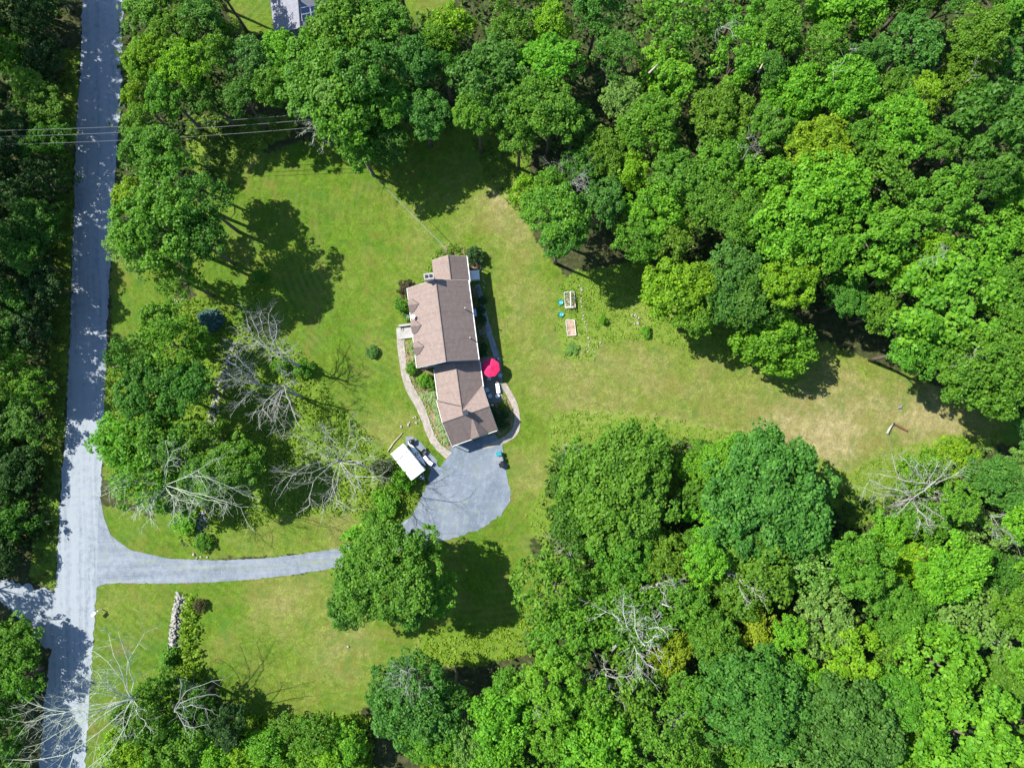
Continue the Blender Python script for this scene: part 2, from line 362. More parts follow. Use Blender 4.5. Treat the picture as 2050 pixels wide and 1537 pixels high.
def ground_mat():
    m = mat('grass and woodland floor', (.1, .2, .03), .95, .08); v = coords(m, 'World')
    za = N(m, 'ShaderNodeAttribute', attribute_name='zone'); sp = N(m, 'ShaderNodeSeparateColor'); L(m, za.outputs['Color'], sp.inputs[0])
    fine = noise(m, v, 7, 5, .8); mid = noise(m, v, 1.3, 5, .6); big = noise(m, v, .11, 5, .6, .6); pat = noise(m, v, .38, 6, .68, .4)
    # lawn
    t = math_(m, 'ADD', math_(m, 'MULTIPLY', big, .34), math_(m, 'ADD', math_(m, 'MULTIPLY', pat, .36), math_(m, 'MULTIPLY', fine, .3)))
    t = math_(m, 'ADD', t, math_(m, 'MULTIPLY', sp.outputs[2], .3)); t = math_(m, 'SUBTRACT', t, math_(m, 'MULTIPLY', za.outputs['Alpha'], .08))
    lawn = ramp(m, t, [(.36, (.040, .102, .007)), (.45, (.066, .134, .009)), (.54, (.094, .152, .015)), (.63, (.134, .168, .032)), (.73, (.185, .182, .06)), (.86, (.265, .23, .115))])
    gr = noise(m, v, 3.2, 6, .85); lawn = mix(m, .75, lawn, ramp(m, gr, [(.3, grey(.22)), (.5, grey(.5)), (.7, grey(.8))]), 'OVERLAY')
    br_ = ramp(m, noise(m, v, .9, 5, .75, .5), [(.3, grey(.3)), (.5, grey(.5)), (.7, grey(.72))]); lawn = mix(m, .8, lawn, br_, 'OVERLAY')
    sp_ = noise(m, v, 5.5, 2, .5); lawn = mix(m, ramp(m, sp_, [(.69, grey(0)), (.73, grey(.7))]), lawn, (.42, .42, .2))
    lawn = mix(m, ramp(m, noise(m, v, .27, 5, .7, .8), [(.5, grey(0)), (.68, grey(.6))]), lawn, (.14, .125, .03)); lawn = mix(m, ramp(m, noise(m, v, .2, 4, .7, 1.2), [(.52, grey(0)), (.7, grey(.6))]), lawn, (.055, .135, .02))
    # mowing rings round the middle of the lawn
    gp = N(m, 'ShaderNodeMapping'); gp.inputs['Location'].default_value = (8, -38, 0); L(m, v, gp.inputs[0])
    wv = N(m, 'ShaderNodeTexWave', wave_type='RINGS', rings_direction='Z', wave_profile='SIN'); wv.inputs['Scale'].default_value = .28; wv.inputs['Distortion'].default_value = 3.2
    wv.inputs['Detail'].default_value = 2; wv.inputs['Detail Scale'].default_value = .4
    L(m, gp.outputs[0], wv.inputs[0])
    lawn = mix(m, math_(m, 'MULTIPLY', math_(m, 'MULTIPLY', wv.outputs['Fac'], .75), ramp(m, noise(m, v, .13, 4, .6), [(.42, grey(0)), (.62, grey(.55))])), lawn, (.16, .17, .05))
    # rough growth
    tr = math_(m, 'ADD', math_(m, 'MULTIPLY', mid, .5), math_(m, 'ADD', math_(m, 'MULTIPLY', fine, .5), math_(m, 'MULTIPLY', sp.outputs[2], .12)))
    rough = ramp(m, tr, [(.34, (.05, .115, .012)), (.48, (.1, .175, .018)), (.6, (.155, .21, .035)), (.76, (.27, .24, .11))])
    # woodland floor
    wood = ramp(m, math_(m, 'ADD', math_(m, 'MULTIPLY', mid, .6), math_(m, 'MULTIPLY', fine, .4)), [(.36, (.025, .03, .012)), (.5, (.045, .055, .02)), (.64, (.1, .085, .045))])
    nse = math_(m, 'MULTIPLY', math_(m, 'SUBTRACT', mid, .5), 1.4)
    def sm(x): 
        r = N(m, 'ShaderNodeMapRange', interpolation_type='SMOOTHSTEP'); L(m, math_(m, 'ADD', x, nse), r.inputs[0]); r.inputs[1].default_value = .3; r.inputs[2].default_value = .7; return r.outputs[0]
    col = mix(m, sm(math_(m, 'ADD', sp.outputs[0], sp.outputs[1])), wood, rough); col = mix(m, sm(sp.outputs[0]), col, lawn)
    L(m, col, bsdf(m).inputs['Base Color'])
    bump(m, math_(m, 'ADD', fine, mid), .9, .12)
    return m
M['ground'] = ground_mat()
tag(ground_piece('lawn', 1, M['ground']), kind='structure')
tag(ground_piece('rough_ground', 2, M['ground']), kind='structure')
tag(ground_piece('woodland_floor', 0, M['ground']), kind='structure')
g = MB(); R_ = 1500
xi0, xi1, yi0, yi1 = -99.9, 99.9, -63.9, 89.4
for a in ([(-R_, -R_), (R_, -R_), (R_, yi0), (-R_, yi0)], [(-R_, yi1), (R_, yi1), (R_, R_), (-R_, R_)], [(-R_, yi0), (xi0, yi0), (xi0, yi1), (-R_, yi1)], [(xi1, yi0), (R_, yi0), (R_, yi1), (xi1, yi1)]):
    g.poly([(x, y, -.02) for x, y in a])
tag(g.build('ground', speck('far woodland', ((.03, .06, .015), (.05, .1, .02), (.09, .15, .03)), .4, .05, .95, 0)), kind='structure')

# ------------------------------------------------------------------ road, driveway, paths
def ribbon(name, left, right, m, z, jit=.12, step=.5, sides=True, kind='structure'):
    """strip between two pixel polylines, both resampled to the same count"""
    A = [at(*p) for p in left]; B = [at(*p) for p in right]
    def resample(P, n):
        d = [0]
        for a, b in zip(P, P[1:]): d.append(d[-1] + (b - a).length)
        out = []
        for k in range(n):
            t = d[-1] * k / (n - 1); i = max(j for j in range(len(d)) if d[j] <= t + 1e-9); i = min(i, len(P) - 2)
            u = (t - d[i]) / (d[i + 1] - d[i]); out.append(P[i].lerp(P[i + 1], u))
        return out, d[-1]
    ln = sum((b - a).length for a, b in zip(A, A[1:])); n = max(3, int(ln / step)); A, la = resample(A, n); B, lb = resample(B, n)
    for P in (A, B):
        for _ in range(2): 
            for i in range(1, n - 1): P[i] = (P[i - 1] + P[i] * 2 + P[i + 1]) / 4
    mb = MB(); rn = random.Random(hash(name) % 999 if False else len(left) * 7 + 3); u = 0
    J = [(rn.gauss(0, jit), rn.gauss(0, jit)) for _ in range(n)]
    ea = [A[i] + (A[i] - B[i]).normalized() * J[i][0] for i in range(n)]; eb = [B[i] + (B[i] - A[i]).normalized() * J[i][1] for i in range(n)]
    for i in range(n - 1):
        l = ((A[i + 1] + B[i + 1]) / 2 - (A[i] + B[i]) / 2).length; w = (A[i] - B[i]).length
        q = [ea[i], eb[i], eb[i + 1], ea[i + 1]]
        q = [Vector((p.x, p.y, z)) for p in q]
        nrm = (q[1] - q[0]).cross(q[2] - q[0]).z
        uv = [(u, 0), (u, w), (u + l, w), (u + l, 0)]
        if nrm < 0: q = q[::-1]; uv = uv[::-1]
        mb.poly(q, uv)
        if sides:
            for e in (ea, eb): mb.poly([(e[i].x, e[i].y, z), (e[i + 1].x, e[i + 1].y, z), (e[i + 1].x, e[i + 1].y, -.02), (e[i].x, e[i].y, -.02)])
        u += l
    o = mb.build(name, m)
    return tag(o, kind=kind) if kind else o
RL = [(168, -90), (165, 0), (163, 100), (157, 200), (151, 300), (149, 384), (145, 500), (142, 600), (139, 700), (136, 768), (131, 870), (125, 950), (119, 1040), (116, 1100), (113, 1160), (111, 1230), (103, 1300), (92, 1384), (86, 1450), (78, 1537), (68, 1640)]
RR = [(253, -90), (249, 0), (244, 100), (242, 200), (234, 300), (228, 384), (222, 500), (217, 600), (213, 700), (210, 768), (207, 870), (203, 950), (199, 1040), (197, 1100), (195, 1160), (191, 1230), (186, 1300), (180, 1384), (176, 1450), (170, 1537), (162, 1640)]
ribbon('road', RL, RR, M['road'], .03, .1)
ribbon('side_road', [(114, 1185), (60, 1170), (0, 1160), (-120, 1130)], [(112, 1300), (85, 1290), (0, 1200), (-120, 1180)], M['road'], .026, .25)
ribbon('driveway', [(198, 985), (203, 1005), (208, 1035), (222, 1072), (262, 1101), (340, 1118), (430, 1121), (520, 1118), (600, 1109), (690, 1096), (770, 1070), (830, 1030)],
       [(193, 1176), (200, 1171), (215, 1168), (240, 1167), (290, 1167), (350, 1167), (430, 1165), (520, 1158), (600, 1148), (690, 1133), (770, 1110), (850, 1090)], M['drive'], .034, .06, .3)
def sheet(name, pts, m, z, kind='structure', sub=.5, jit=.12):
    P = [at(*p) for p in pts]; out = []; rn = random.Random(len(pts))
    for a, b in zip(P, P[1:] + P[:1]):
        n = max(1, int((b - a).length / sub))
        for k in range(n): q = a.lerp(b, k / n); out.append(Vector((q.x + rn.gauss(0, jit), q.y + rn.gauss(0, jit), z)))
    bm = bmesh.new(); vs = [bm.verts.new(p) for p in out]; f = bm.faces.new(vs)
    if f.normal.z < 0 or True:
        f.normal_update()
        if f.normal.z < 0: f.normal_flip()
    r = bmesh.ops.extrude_face_region(bm, geom=[f]); 
    for e in r['geom']:
        if isinstance(e, bmesh.types.BMVert): e.co.z -= z + .02
    bmesh.ops.triangulate(bm, faces=[x for x in bm.faces if len(x.verts) > 4])
    bmesh.ops.recalc_face_normals(bm, faces=bm.faces[:])
    me = bpy.data.meshes.new(name); bm.to_mesh(me); bm.free(); o = link(name, me, m); return tag(o, kind=kind) if kind else o
sheet('gravel_yard', [(905, 893), (990, 868), (1002, 882), (1012, 925), (1020, 975), (1021, 1002), (1004, 1032), (962, 1058), (925, 1073), (885, 1082), (850, 1100), (780, 1100), (800, 1060), (822, 1032), (840, 1000), (856, 968), (862, 940), (846, 905),
                      (815, 888), (812, 876), (822, 870), (845, 888), (868, 915), (880, 935), (892, 918)], M['pad'], .04)
pw = ribbon('walkway', [(793, 660), (795, 690), (799, 720), (805, 760), (815, 787), (831, 812), (844, 840), (852, 866), (862, 888), (878, 905), (894, 918)],
            [(810, 662), (810, 690), (812, 720), (818, 752), (829, 778), (845, 802), (856, 828), (863, 852), (871, 875), (884, 892), (905, 906)], M['paver'], .06, .02)
ribbon('walkway', [(1003, 768), (1005, 776), (1017, 796), (1028, 820), (1031, 845), (1025, 862), (1002, 878), (966, 892)],
       [(1011, 765), (1017, 772), (1029, 792), (1039, 815), (1043, 848), (1037, 872), (1010, 889), (968, 899)], M['paver'], .06, .02)
ribbon('walkway', [(950, 572), (960, 600), (968, 640), (976, 672), (984, 702), (992, 725)], [(960, 568), (968, 597), (977, 638), (986, 668), (996, 700), (1003, 722)], M['slate'], .055, .02)
sheet('walkway', [(955, 660), (976, 658), (980, 676), (957, 678)], M['slate'], .05, sub=2, jit=0)
sheet('patio', [(958, 714), (1003, 714), (1006, 770), (1006, 798), (1000, 806), (975, 806), (966, 770)], M['slate'], .08, sub=2, jit=0)
sheet('planting_bed', [(812, 682), (830, 690), (840, 735), (868, 742), (875, 800), (905, 893), (898, 898), (885, 885), (873, 865), (865, 840), (855, 815), (843, 795), (830, 772), (818, 745), (811, 715)], M['mulch'], .022)
sheet('planting_bed', [(965, 808), (1004, 806), (1012, 790), (1027, 822), (1028, 848), (1020, 862), (1000, 872)], M['mulch'], .022)
sheet('planting_bed', [(862, 560), (866, 515), (893, 490), (935, 495), (962, 505), (964, 535), (938, 545), (930, 510), (900, 508), (868, 522)], M['mulch'], .022)
sheet('planting_bed', [(938, 570), (958, 575), (972, 640), (976, 715), (958, 715)], M['mulch'], .02)

# ------------------------------------------------------------------ foliage
def leaf_mesh(name, C, Nn, S, T, seed, elong=1.5):
    """C centres, Nn normals, S sizes, T tints -> bent leaf quads"""
    rn = np.random.default_rng(seed); n = len(C)
    r = rn.normal(size=(n, 3)); a = np.cross(Nn, r); a /= np.linalg.norm(a, axis=1)[:, None] + 1e-9; b = np.cross(Nn, a)
    s = S[:, None]
    V = np.empty((n, 4, 3)); V[:, 0] = C + a * s * elong * .5; V[:, 1] = C + b * s * .5 + Nn * s * .1; V[:, 2] = C - a * s * elong * .5; V[:, 3] = C - b * s * .5 + Nn * s * .1
    me = bpy.data.meshes.new(name); me.vertices.add(n * 4); me.vertices.foreach_set('co', V.astype(np.float32).ravel())
    me.loops.add(n * 4); me.loops.foreach_set('vertex_index', np.arange(n * 4, dtype=np.int32))
    me.polygons.add(n); me.polygons.foreach_set('loop_start', np.arange(0, n * 4, 4, dtype=np.int32)); me.polygons.foreach_set('loop_total', np.full(n, 4, np.int32)); me.update()
    at_ = me.attributes.new('tint', 'FLOAT', 'POINT'); at_.data.foreach_set('value', np.repeat(T, 4).astype(np.float32))
    me.materials.append(M['leaf']); return me
def sph(rn, n, zlo=-1.0):
    z = rn.uniform(zlo, 1, n); t = rn.uniform(0, 2 * np.pi, n); q = np.sqrt(1 - z * z); return np.stack([q * np.cos(t), q * np.sin(t), z], 1)
def crown(name, R, flat, nl, npf, nleaf, leaf, seed, puff=(.5, .95), zlo=-.35, lobeR=(.26, .42)):
    rn = np.random.default_rng(seed); C = []; NN = []; SS = []; T = []
    dirs = sph(rn, nl * 3, zlo); keep = []
    for d in dirs:                                    # spread the limbs apart
        if all(np.dot(d, k) < 1 - 1.3 / nl for k in keep): keep.append(d)
        if len(keep) >= nl: break
    keep.append(np.array([0, 0, .8]))
    for d in keep:
        rl = R * rn.uniform(*lobeR); lc = d * (R - rl) * rn.uniform(.68, 1.14) * np.array([1, 1, flat]); lt = rn.uniform(-.1, .1)
        pd = sph(rn, npf, -.45)
        for p in pd:
            rp = rn.uniform(*puff); pc = lc + p * (rl - rp * .3) * np.array([1, 1, .85]) + rn.normal(0, .12, 3); pt = rn.uniform(-.16, .16)
            k = int(nleaf * rn.uniform(.6, 1.3)); q = sph(rn, k, -.55)
            out = .65 * p + .35 * d; w = (q @ out) > -.45 ; q = q[w]; k = len(q)
            rr = rp * rn.uniform(.62, 1.12, k)[:, None]
            C.append(pc + q * rr * np.array([1.1, 1.1, .8])); n_ = q * .42 + np.array([0, 0, .6]) + rn.normal(0, .48, (k, 3)); NN.append(n_ / np.linalg.norm(n_, axis=1)[:, None])
            SS.append(leaf * rn.uniform(.6, 1.35, k)); T.append(np.clip(.5 + lt + pt + rn.normal(0, .17, k), 0, 1))
    C = np.concatenate(C); return leaf_mesh(name, C, np.concatenate(NN), np.concatenate(SS), np.concatenate(T), seed)
def conifer(name, R, H, tiers, seed, leaf=.22):
    rn = np.random.default_rng(seed); C = []; NN = []
    for i in range(tiers):
        f = i / (tiers - 1); z = H * (-.5 + f); r = R * (1 - f) ** .8 + .12; n = int(10 + 16 * (1 - f))
        for k in range(n):
            a = 2 * math.pi * (k + rn.uniform(-.3, .3)) / n; L_ = r * rn.uniform(.8, 1.15); m_ = int(10 + 26 * L_)
            t = rn.uniform(.15, 1, m_); C.append(np.stack([np.cos(a) * L_ * t, np.sin(a) * L_ * t, z - .25 * L_ * t + 0 * t], 1) + rn.normal(0, .07, (m_, 3)))
            q = rn.normal(0, .35, (m_, 3)) + np.array([0, 0, 1]); NN.append(q / np.linalg.norm(q, axis=1)[:, None])
    C = np.concatenate(C); n = len(C); return leaf_mesh(name, C, np.concatenate(NN), leaf * rn.uniform(.6, 1.3, n), np.clip(rn.normal(.5, .2, n), 0, 1), seed, 2.2)
BIG = [crown('crown_big', 9, .6, 62, 11, 54, .30, 100 + i, (.45, .95), -.25, (.13, .25)) for i in range(3)]
MED = [crown('crown_medium', 5, .7, 22 + i % 3 * 6, 10, 52, .235, 200 + i, (.32, .7), -.35, (.18, .36)) for i in range(8)]
SML = [crown('crown_small', 3, .8, 15, 9, 44, .18, 300 + i, (.22, .5), -.35, (.2, .4)) for i in range(5)]
THIN = [crown('crown_thin', 5, .75, 22, 7, 26, .27, 400 + i, (.35, .7), -.4, (.16, .32)) for i in range(3)]
FERN = [crown('crown_feathery', 5, .6, 24, 9, 44, .24, 450 + i, (.3, .6), -.2, (.14, .26)) for i in range(3)]
BSH = [crown('bush_leaves', 1.5, .8, 9, 8, 40, .15, 500 + i, (.22, .4), -.2) for i in range(4)]
CON = conifer('conifer_needles', 2.2, 5, 12, 600)
def trunk_mesh(seed):
    rn = random.Random(seed); mb = MB()
    pts = [(rn.uniform(-.02, .02) * k, rn.uniform(-.02, .02) * k, k * 1.0) for k in range(0, 11, 2)]
    mb.tube([Vector(p) for p in pts], [.3, .25, .22, .19, .15, .1], 7)
    for k in range(6):
        a = k * 1.05 + rn.uniform(-.3, .3); z = rn.uniform(5, 8.5); r = rn.uniform(1.6, 3)
        mb.tube([(0, 0, z), (math.cos(a) * r * .5, math.sin(a) * r * .5, z + r * .4), (math.cos(a) * r, math.sin(a) * r, z + r * .55)], [.1, .07, .03], 5)
    return mb.mesh('trunk', True)
TRK = [trunk_mesh(i) for i in range(4)]
for t in TRK: t.materials.append(M['bark'])
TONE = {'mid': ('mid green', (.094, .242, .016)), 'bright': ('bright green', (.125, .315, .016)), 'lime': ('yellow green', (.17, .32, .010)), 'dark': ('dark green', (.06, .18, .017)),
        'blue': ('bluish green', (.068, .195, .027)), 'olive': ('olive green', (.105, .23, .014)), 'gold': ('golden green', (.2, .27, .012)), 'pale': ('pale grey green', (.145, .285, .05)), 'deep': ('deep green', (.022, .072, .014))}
TREES = []
def plant_tree(px, py, rpx, h, tone, style=None, name='broadleaf_tree', extra='', label=None, group='broadleaf trees of the woods'):
    R = rpx / 12.3 * (CAM_H - h) / CAM_H
    sc0 = .62 if R > 6.3 else .72
    hc = max(h - R * sc0 * .85, R * .45)
    p = at(px, py, hc)
    rn = random.Random(int(px * 13 + py * 7 + rpx))
    if style == 'thin': src, R0 = rn.choice(THIN), 5
    elif style == 'fern': src, R0 = rn.choice(FERN), 5
    elif R > 6.3: src, R0 = rn.choice(BIG), 9
    elif R > 3.6: src, R0 = rn.choice(MED), 5
    elif R > 1.9: src, R0 = rn.choice(SML), 3
    else: src, R0 = rn.choice(BSH), 1.5
    if style == 'conifer': src, R0 = CON, 2.2
    t = root(name, (p.x, p.y, 0), 0, label, 'tree', group)
    k = R / R0; c = link('crown', src, None, t); c.location = (0, 0, hc)
    c.scale = (k * rn.uniform(.86, 1.16), k * rn.uniform(.86, 1.16), k * rn.uniform(.85, 1.2)); c.rotation_euler = (rn.uniform(-.08, .08), rn.uniform(-.08, .08), rn.uniform(0, 6.28))
    if style == 'conifer': c.scale = (k, k, h / 5); c.location.z = h * .55; c.rotation_euler.x = c.rotation_euler.y = 0
    col = [x * rn.uniform(.92, 1.09) for x in TONE[tone][1]]; c.color = (*col, 1)
    tr = link('trunk', rn.choice(TRK), None, t); q = .6 + R * .12; tr.scale = (q, q, hc / 10 * .98 + .04); tr.rotation_euler.z = rn.uniform(0, 6)
    TREES.append([t, px, py, rpx, tone, h, label is not None]); return t
LANDMARKS = [('lone round lawn tree', 1540, 690), ('raised garden bed', 1142, 656), ('brown roofed house', 890, 640), ('white camper trailer', 816, 925), ('driveway mouth', 195, 1110),
             ('bare tree by the camper', 680, 905), ('rust brown timber', 1800, 855), ('solar panel roof', 590, 10), ('big white dead tree', 1850, 970),
             ('small bare grey tree', 1135, 345), ('crooked white dead tree', 1515, 295), ('brown trunked dead tree', 1270, 1265), ('top right corner', 2050, 0),
             ('lower right corner', 2050, 1537), ('fallen pale trunk', 1815, 1228), ('broad dark oak', 1530, 1000), ('wires over the road', 190, 265), ('mailbox', 195, 1225), ('huge bare tree', 240, 1380), ('lower lawn', 760, 1400)]
ORD = ['first', 'second', 'third', 'fourth', 'fifth', 'sixth', 'seventh', 'eighth', 'ninth', 'tenth', 'eleventh', 'twelfth', 'thirteenth', 'fourteenth', 'fifteenth', 'sixteenth', 'seventeenth', 'eighteenth', 'nineteenth', 'twentieth']
DIRS = ['right', 'upper right', 'top', 'upper left', 'left', 'lower left', 'bottom', 'lower right']
DW = {'right': 'to the right of', 'upper right': 'to the upper right of', 'top': 'straight above', 'upper left': 'to the upper left of', 'left': 'to the left of', 'lower left': 'to the lower left of', 'bottom': 'straight below', 'lower right': 'to the lower right of'}
def auto_labels():
    cells = {}
    for T in TREES:
        if T[6]: continue
        lm = min(range(len(LANDMARKS)), key=lambda i: math.hypot(T[1] - LANDMARKS[i][1], T[2] - LANDMARKS[i][2]))
        dx, dy = T[1] - LANDMARKS[lm][1], LANDMARKS[lm][2] - T[2]
        s = int(round(math.atan2(dy, dx) / (math.pi / 4))) % 8
        cells.setdefault((lm, s, T[4]), []).append((math.hypot(dx, dy), id(T), T))
    for (lm, s, tone), L_ in cells.items():
        L_.sort()
        for i, (_, _, T) in enumerate(L_):
            o = 'nearest' if len(L_) > 1 and i == 0 else ('' if len(L_) == 1 else ORD[i])
            T[0]['label'] = f"{TONE[tone][0]} tree, {o + ' one ' if o else ''}{DW[DIRS[s]]} the {LANDMARKS[lm][0]}"
# ---- trees one can point at
E_ = [ # px, py, radius px, height, tone, style
 (290, 25, 48, 15, 'mid'), (352, 62, 55, 15, 'olive'), (300, 120, 55, 14, 'lime'), (372, 130, 60, 15, 'lime'), (400, 35, 46, 16, 'dark'), (436, 112, 46, 15, 'olive'), (276, 200, 36, 11, 'lime'), (340, 195, 50, 13, 'mid'),
 (420, 195, 48, 12, 'dark'), (290, 255, 45, 12, 'olive'), (500, 120, 50, 15, 'blue'), (482, 190, 46, 13, 'dark'), (553, 165, 52, 14, 'mid'), (560, 100, 44, 15, 'bright'), (455, 60, 30, 13, 'olive'),
 (305, 305, 62, 17, 'mid'), (352, 362, 66, 17, 'mid', 'thin'), (262, 400, 46, 14, 'lime'), (318, 455, 82, 18, 'mid'), (398, 402, 58, 17, 'dark', 'thin'), (290, 510, 60, 15, 'pale', 'thin'), (392, 478, 56, 16, 'dark'), (362, 560, 50, 13, 'olive', 'thin'), (240, 492, 34, 13, 'pale', 'thin'),
 (632, 88, 46, 14, 'bright'), (690, 75, 85, 18, 'mid'), (765, 45, 62, 17, 'mid'), (640, 158, 80, 17, 'mid'), (735, 145, 82, 18, 'dark'), (690, 235, 82, 16, 'mid', 'thin'), (765, 205, 60, 15, 'mid'), (823, 125, 58, 16, 'blue'), (722, 300, 48, 12, 'mid'),
 (775, 275, 60, 12, 'dark'), (845, 225, 55, 14, 'blue'), (872, 75, 46, 14, 'olive'), (905, 60, 50, 14, 'lime'), (890, 130, 42, 13, 'dark'), (660, 185, 40, 17, 'pale'),
 (985, 165, 88, 17, 'blue'), (955, 225, 52, 16, 'mid'), (1020, 62, 52, 16, 'mid'), (1100, 55, 55, 15, 'lime'), (1092, 135, 74, 17, 'bright'), (1105, 225, 70, 17, 'mid'), (1045, 205, 56, 17, 'mid'), (1150, 250, 50, 13, 'dark'), (1040, 270, 42, 14, 'mid'),
 (1112, 425, 66, 16, 'mid'), (1122, 480, 50, 15, 'dark'), (1060, 385, 38, 8, 'lime'), (1105, 372, 40, 12, 'mid'), (1205, 405, 55, 14, 'blue'), (1310, 420, 62, 14, 'bright'), (1280, 480, 52, 13, 'mid'), (1350, 480, 48, 13, 'olive'),
 (1345, 585, 62, 13, 'lime'), (1400, 560, 55, 13, 'lime'), (1390, 635, 48, 12, 'olive'), (1470, 540, 72, 14, 'blue'), (1500, 600, 66, 13, 'dark'), (1450, 600, 50, 12, 'blue'), (1540, 688, 78, 10, 'bright'),
 (1210, 305, 52, 13, 'olive'), (1260, 340, 45, 13, 'lime'), (1165, 330, 44, 12, 'dark'), (1242, 200, 46, 14, 'pale'), (1300, 250, 66, 15, 'olive'), (1440, 230, 76, 16, 'olive'), (1450, 320, 62, 15, 'mid'), (1360, 350, 58, 14, 'mid'), (1590, 450, 92, 18, 'bright'),
 (1580, 560, 58, 16, 'lime'), (1660, 380, 80, 18, 'bright'), (1640, 290, 72, 17, 'lime'), (1745, 470, 92, 18, 'bright', 'fern'), (1890, 620, 120, 18, 'bright', 'fern'), (1975, 735, 105, 18, 'mid'), (1830, 700, 66, 15, 'mid'), (1700, 600, 50, 12, 'dark'), (1762, 628, 46, 12, 'mid'),
 (1990, 255, 115, 19, 'dark', 'fern'), (1880, 400, 88, 18, 'mid', 'fern'), (1560, 60, 60, 16, 'mid'), (1830, 90, 80, 17, 'blue', 'fern'), (1960, 70, 60, 17, 'olive'),
 (1700, 180, 70, 17, 'bright'), (1590, 190, 62, 16, 'bright'), (1800, 255, 76, 18, 'bright'), (1500, 440, 55, 15, 'mid'), (1430, 410, 55, 14, 'mid'),
 # left yard
 (268, 722, 62, 13, 'dark', 'thin'), (345, 690, 66, 13, 'olive', 'thin'), (300, 785, 72, 14, 'dark'), (368, 775, 52, 13, 'dark'), (325, 640, 40, 8, 'mid'), (400, 690, 36, 7, 'mid'),
 (238, 885, 52, 12, 'bright'), (320, 880, 62, 12, 'mid'), (290, 950, 72, 12, 'mid', 'thin'), (400, 880, 52, 11, 'olive'), (418, 955, 56, 12, 'mid'), (355, 985, 46, 8, 'mid'), (470, 925, 56, 12, 'olive'), 
 (774, 1150, 104, 16, 'mid'), (850, 1095, 46, 12, 'mid'), (735, 1095, 46, 12, 'bright'), (700, 1215, 44, 11, 'dark'), (880, 1190, 44, 12, 'mid'), (730, 1150, 60, 15, 'mid'), (830, 1215, 46, 12, 'dark'),
 (300, 1430, 62, 9, 'mid'), (360, 1475, 62, 8, 'olive'), (255, 1500, 50, 7, 'lime'), (395, 1400, 44, 8, 'dark'), (450, 1450, 46, 8, 'deep'), (430, 1510, 46, 6, 'bright'), (330, 1370, 34, 6, 'mid'),
 (835, 1400, 100, 14, 'blue'), (770, 1392, 42, 11, 'dark'), (905, 1392, 46, 12, 'dark'), (860, 1470, 66, 13, 'mid'),
 # lower right woods
 (1235, 975, 122, 14, 'mid'), (1150, 955, 62, 8, 'dark'), (1155, 1050, 66, 8, 'dark'), (1240, 912, 46, 9, 'mid'), (1530, 1000, 132, 15, 'blue'), (1445, 925, 50, 11, 'bright'), (1420, 1050, 46, 10, 'bright'), (1245, 1110, 66, 12, 'mid'),
 (1115, 1185, 80, 14, 'mid', 'thin'), (1130, 1275, 78, 14, 'mid'), (1340, 1300, 50, 12, 'gold'), (1515, 1265, 48, 12, 'gold'), (1840, 948, 60, 8, 'bright'), (1905, 928, 50, 8, 'lime'), (1992, 962, 60, 11, 'blue'), (1815, 1130, 56, 7, 'lime'),
 (1770, 1065, 46, 6, 'bright'), (1850, 1040, 60, 7, 'mid'), (1960, 1060, 60, 8, 'pale', 'thin'), (1500, 1400, 118, 17, 'blue'), (1690, 1460, 112, 17, 'blue'), (1650, 1240, 70, 14, 'pale', 'fern'), (1700, 1310, 72, 15, 'lime', 'fern'), (1880, 1330, 100, 16, 'bright', 'fern'),
 (1940, 1240, 76, 13, 'pale', 'thin'), (1930, 1470, 105, 17, 'bright', 'fern'), (1620, 1140, 66, 11, 'pale', 'thin'), (1330, 1120, 60, 11, 'olive'), (1370, 1210, 60, 13, 'mid'), (1000, 1440, 76, 14, 'bright'), (1010, 1392, 50, 12, 'mid'), (2000, 1150, 60, 10, 'dark')]
for e in E_: plant_tree(*e[:5], style=e[5] if len(e) > 5 else None, label={(1540, 688): 'lone round bright green tree standing out on the open lawn', (1530, 1000): 'broad dark bluish green oak, widest round crown below the dry lawn',
      (774, 1150): 'large mid green tree hiding the bend between driveway and gravel yard', (1235, 975): 'wide mid green tree at the left end of the lower right woods'}.get((e[0], e[1])))
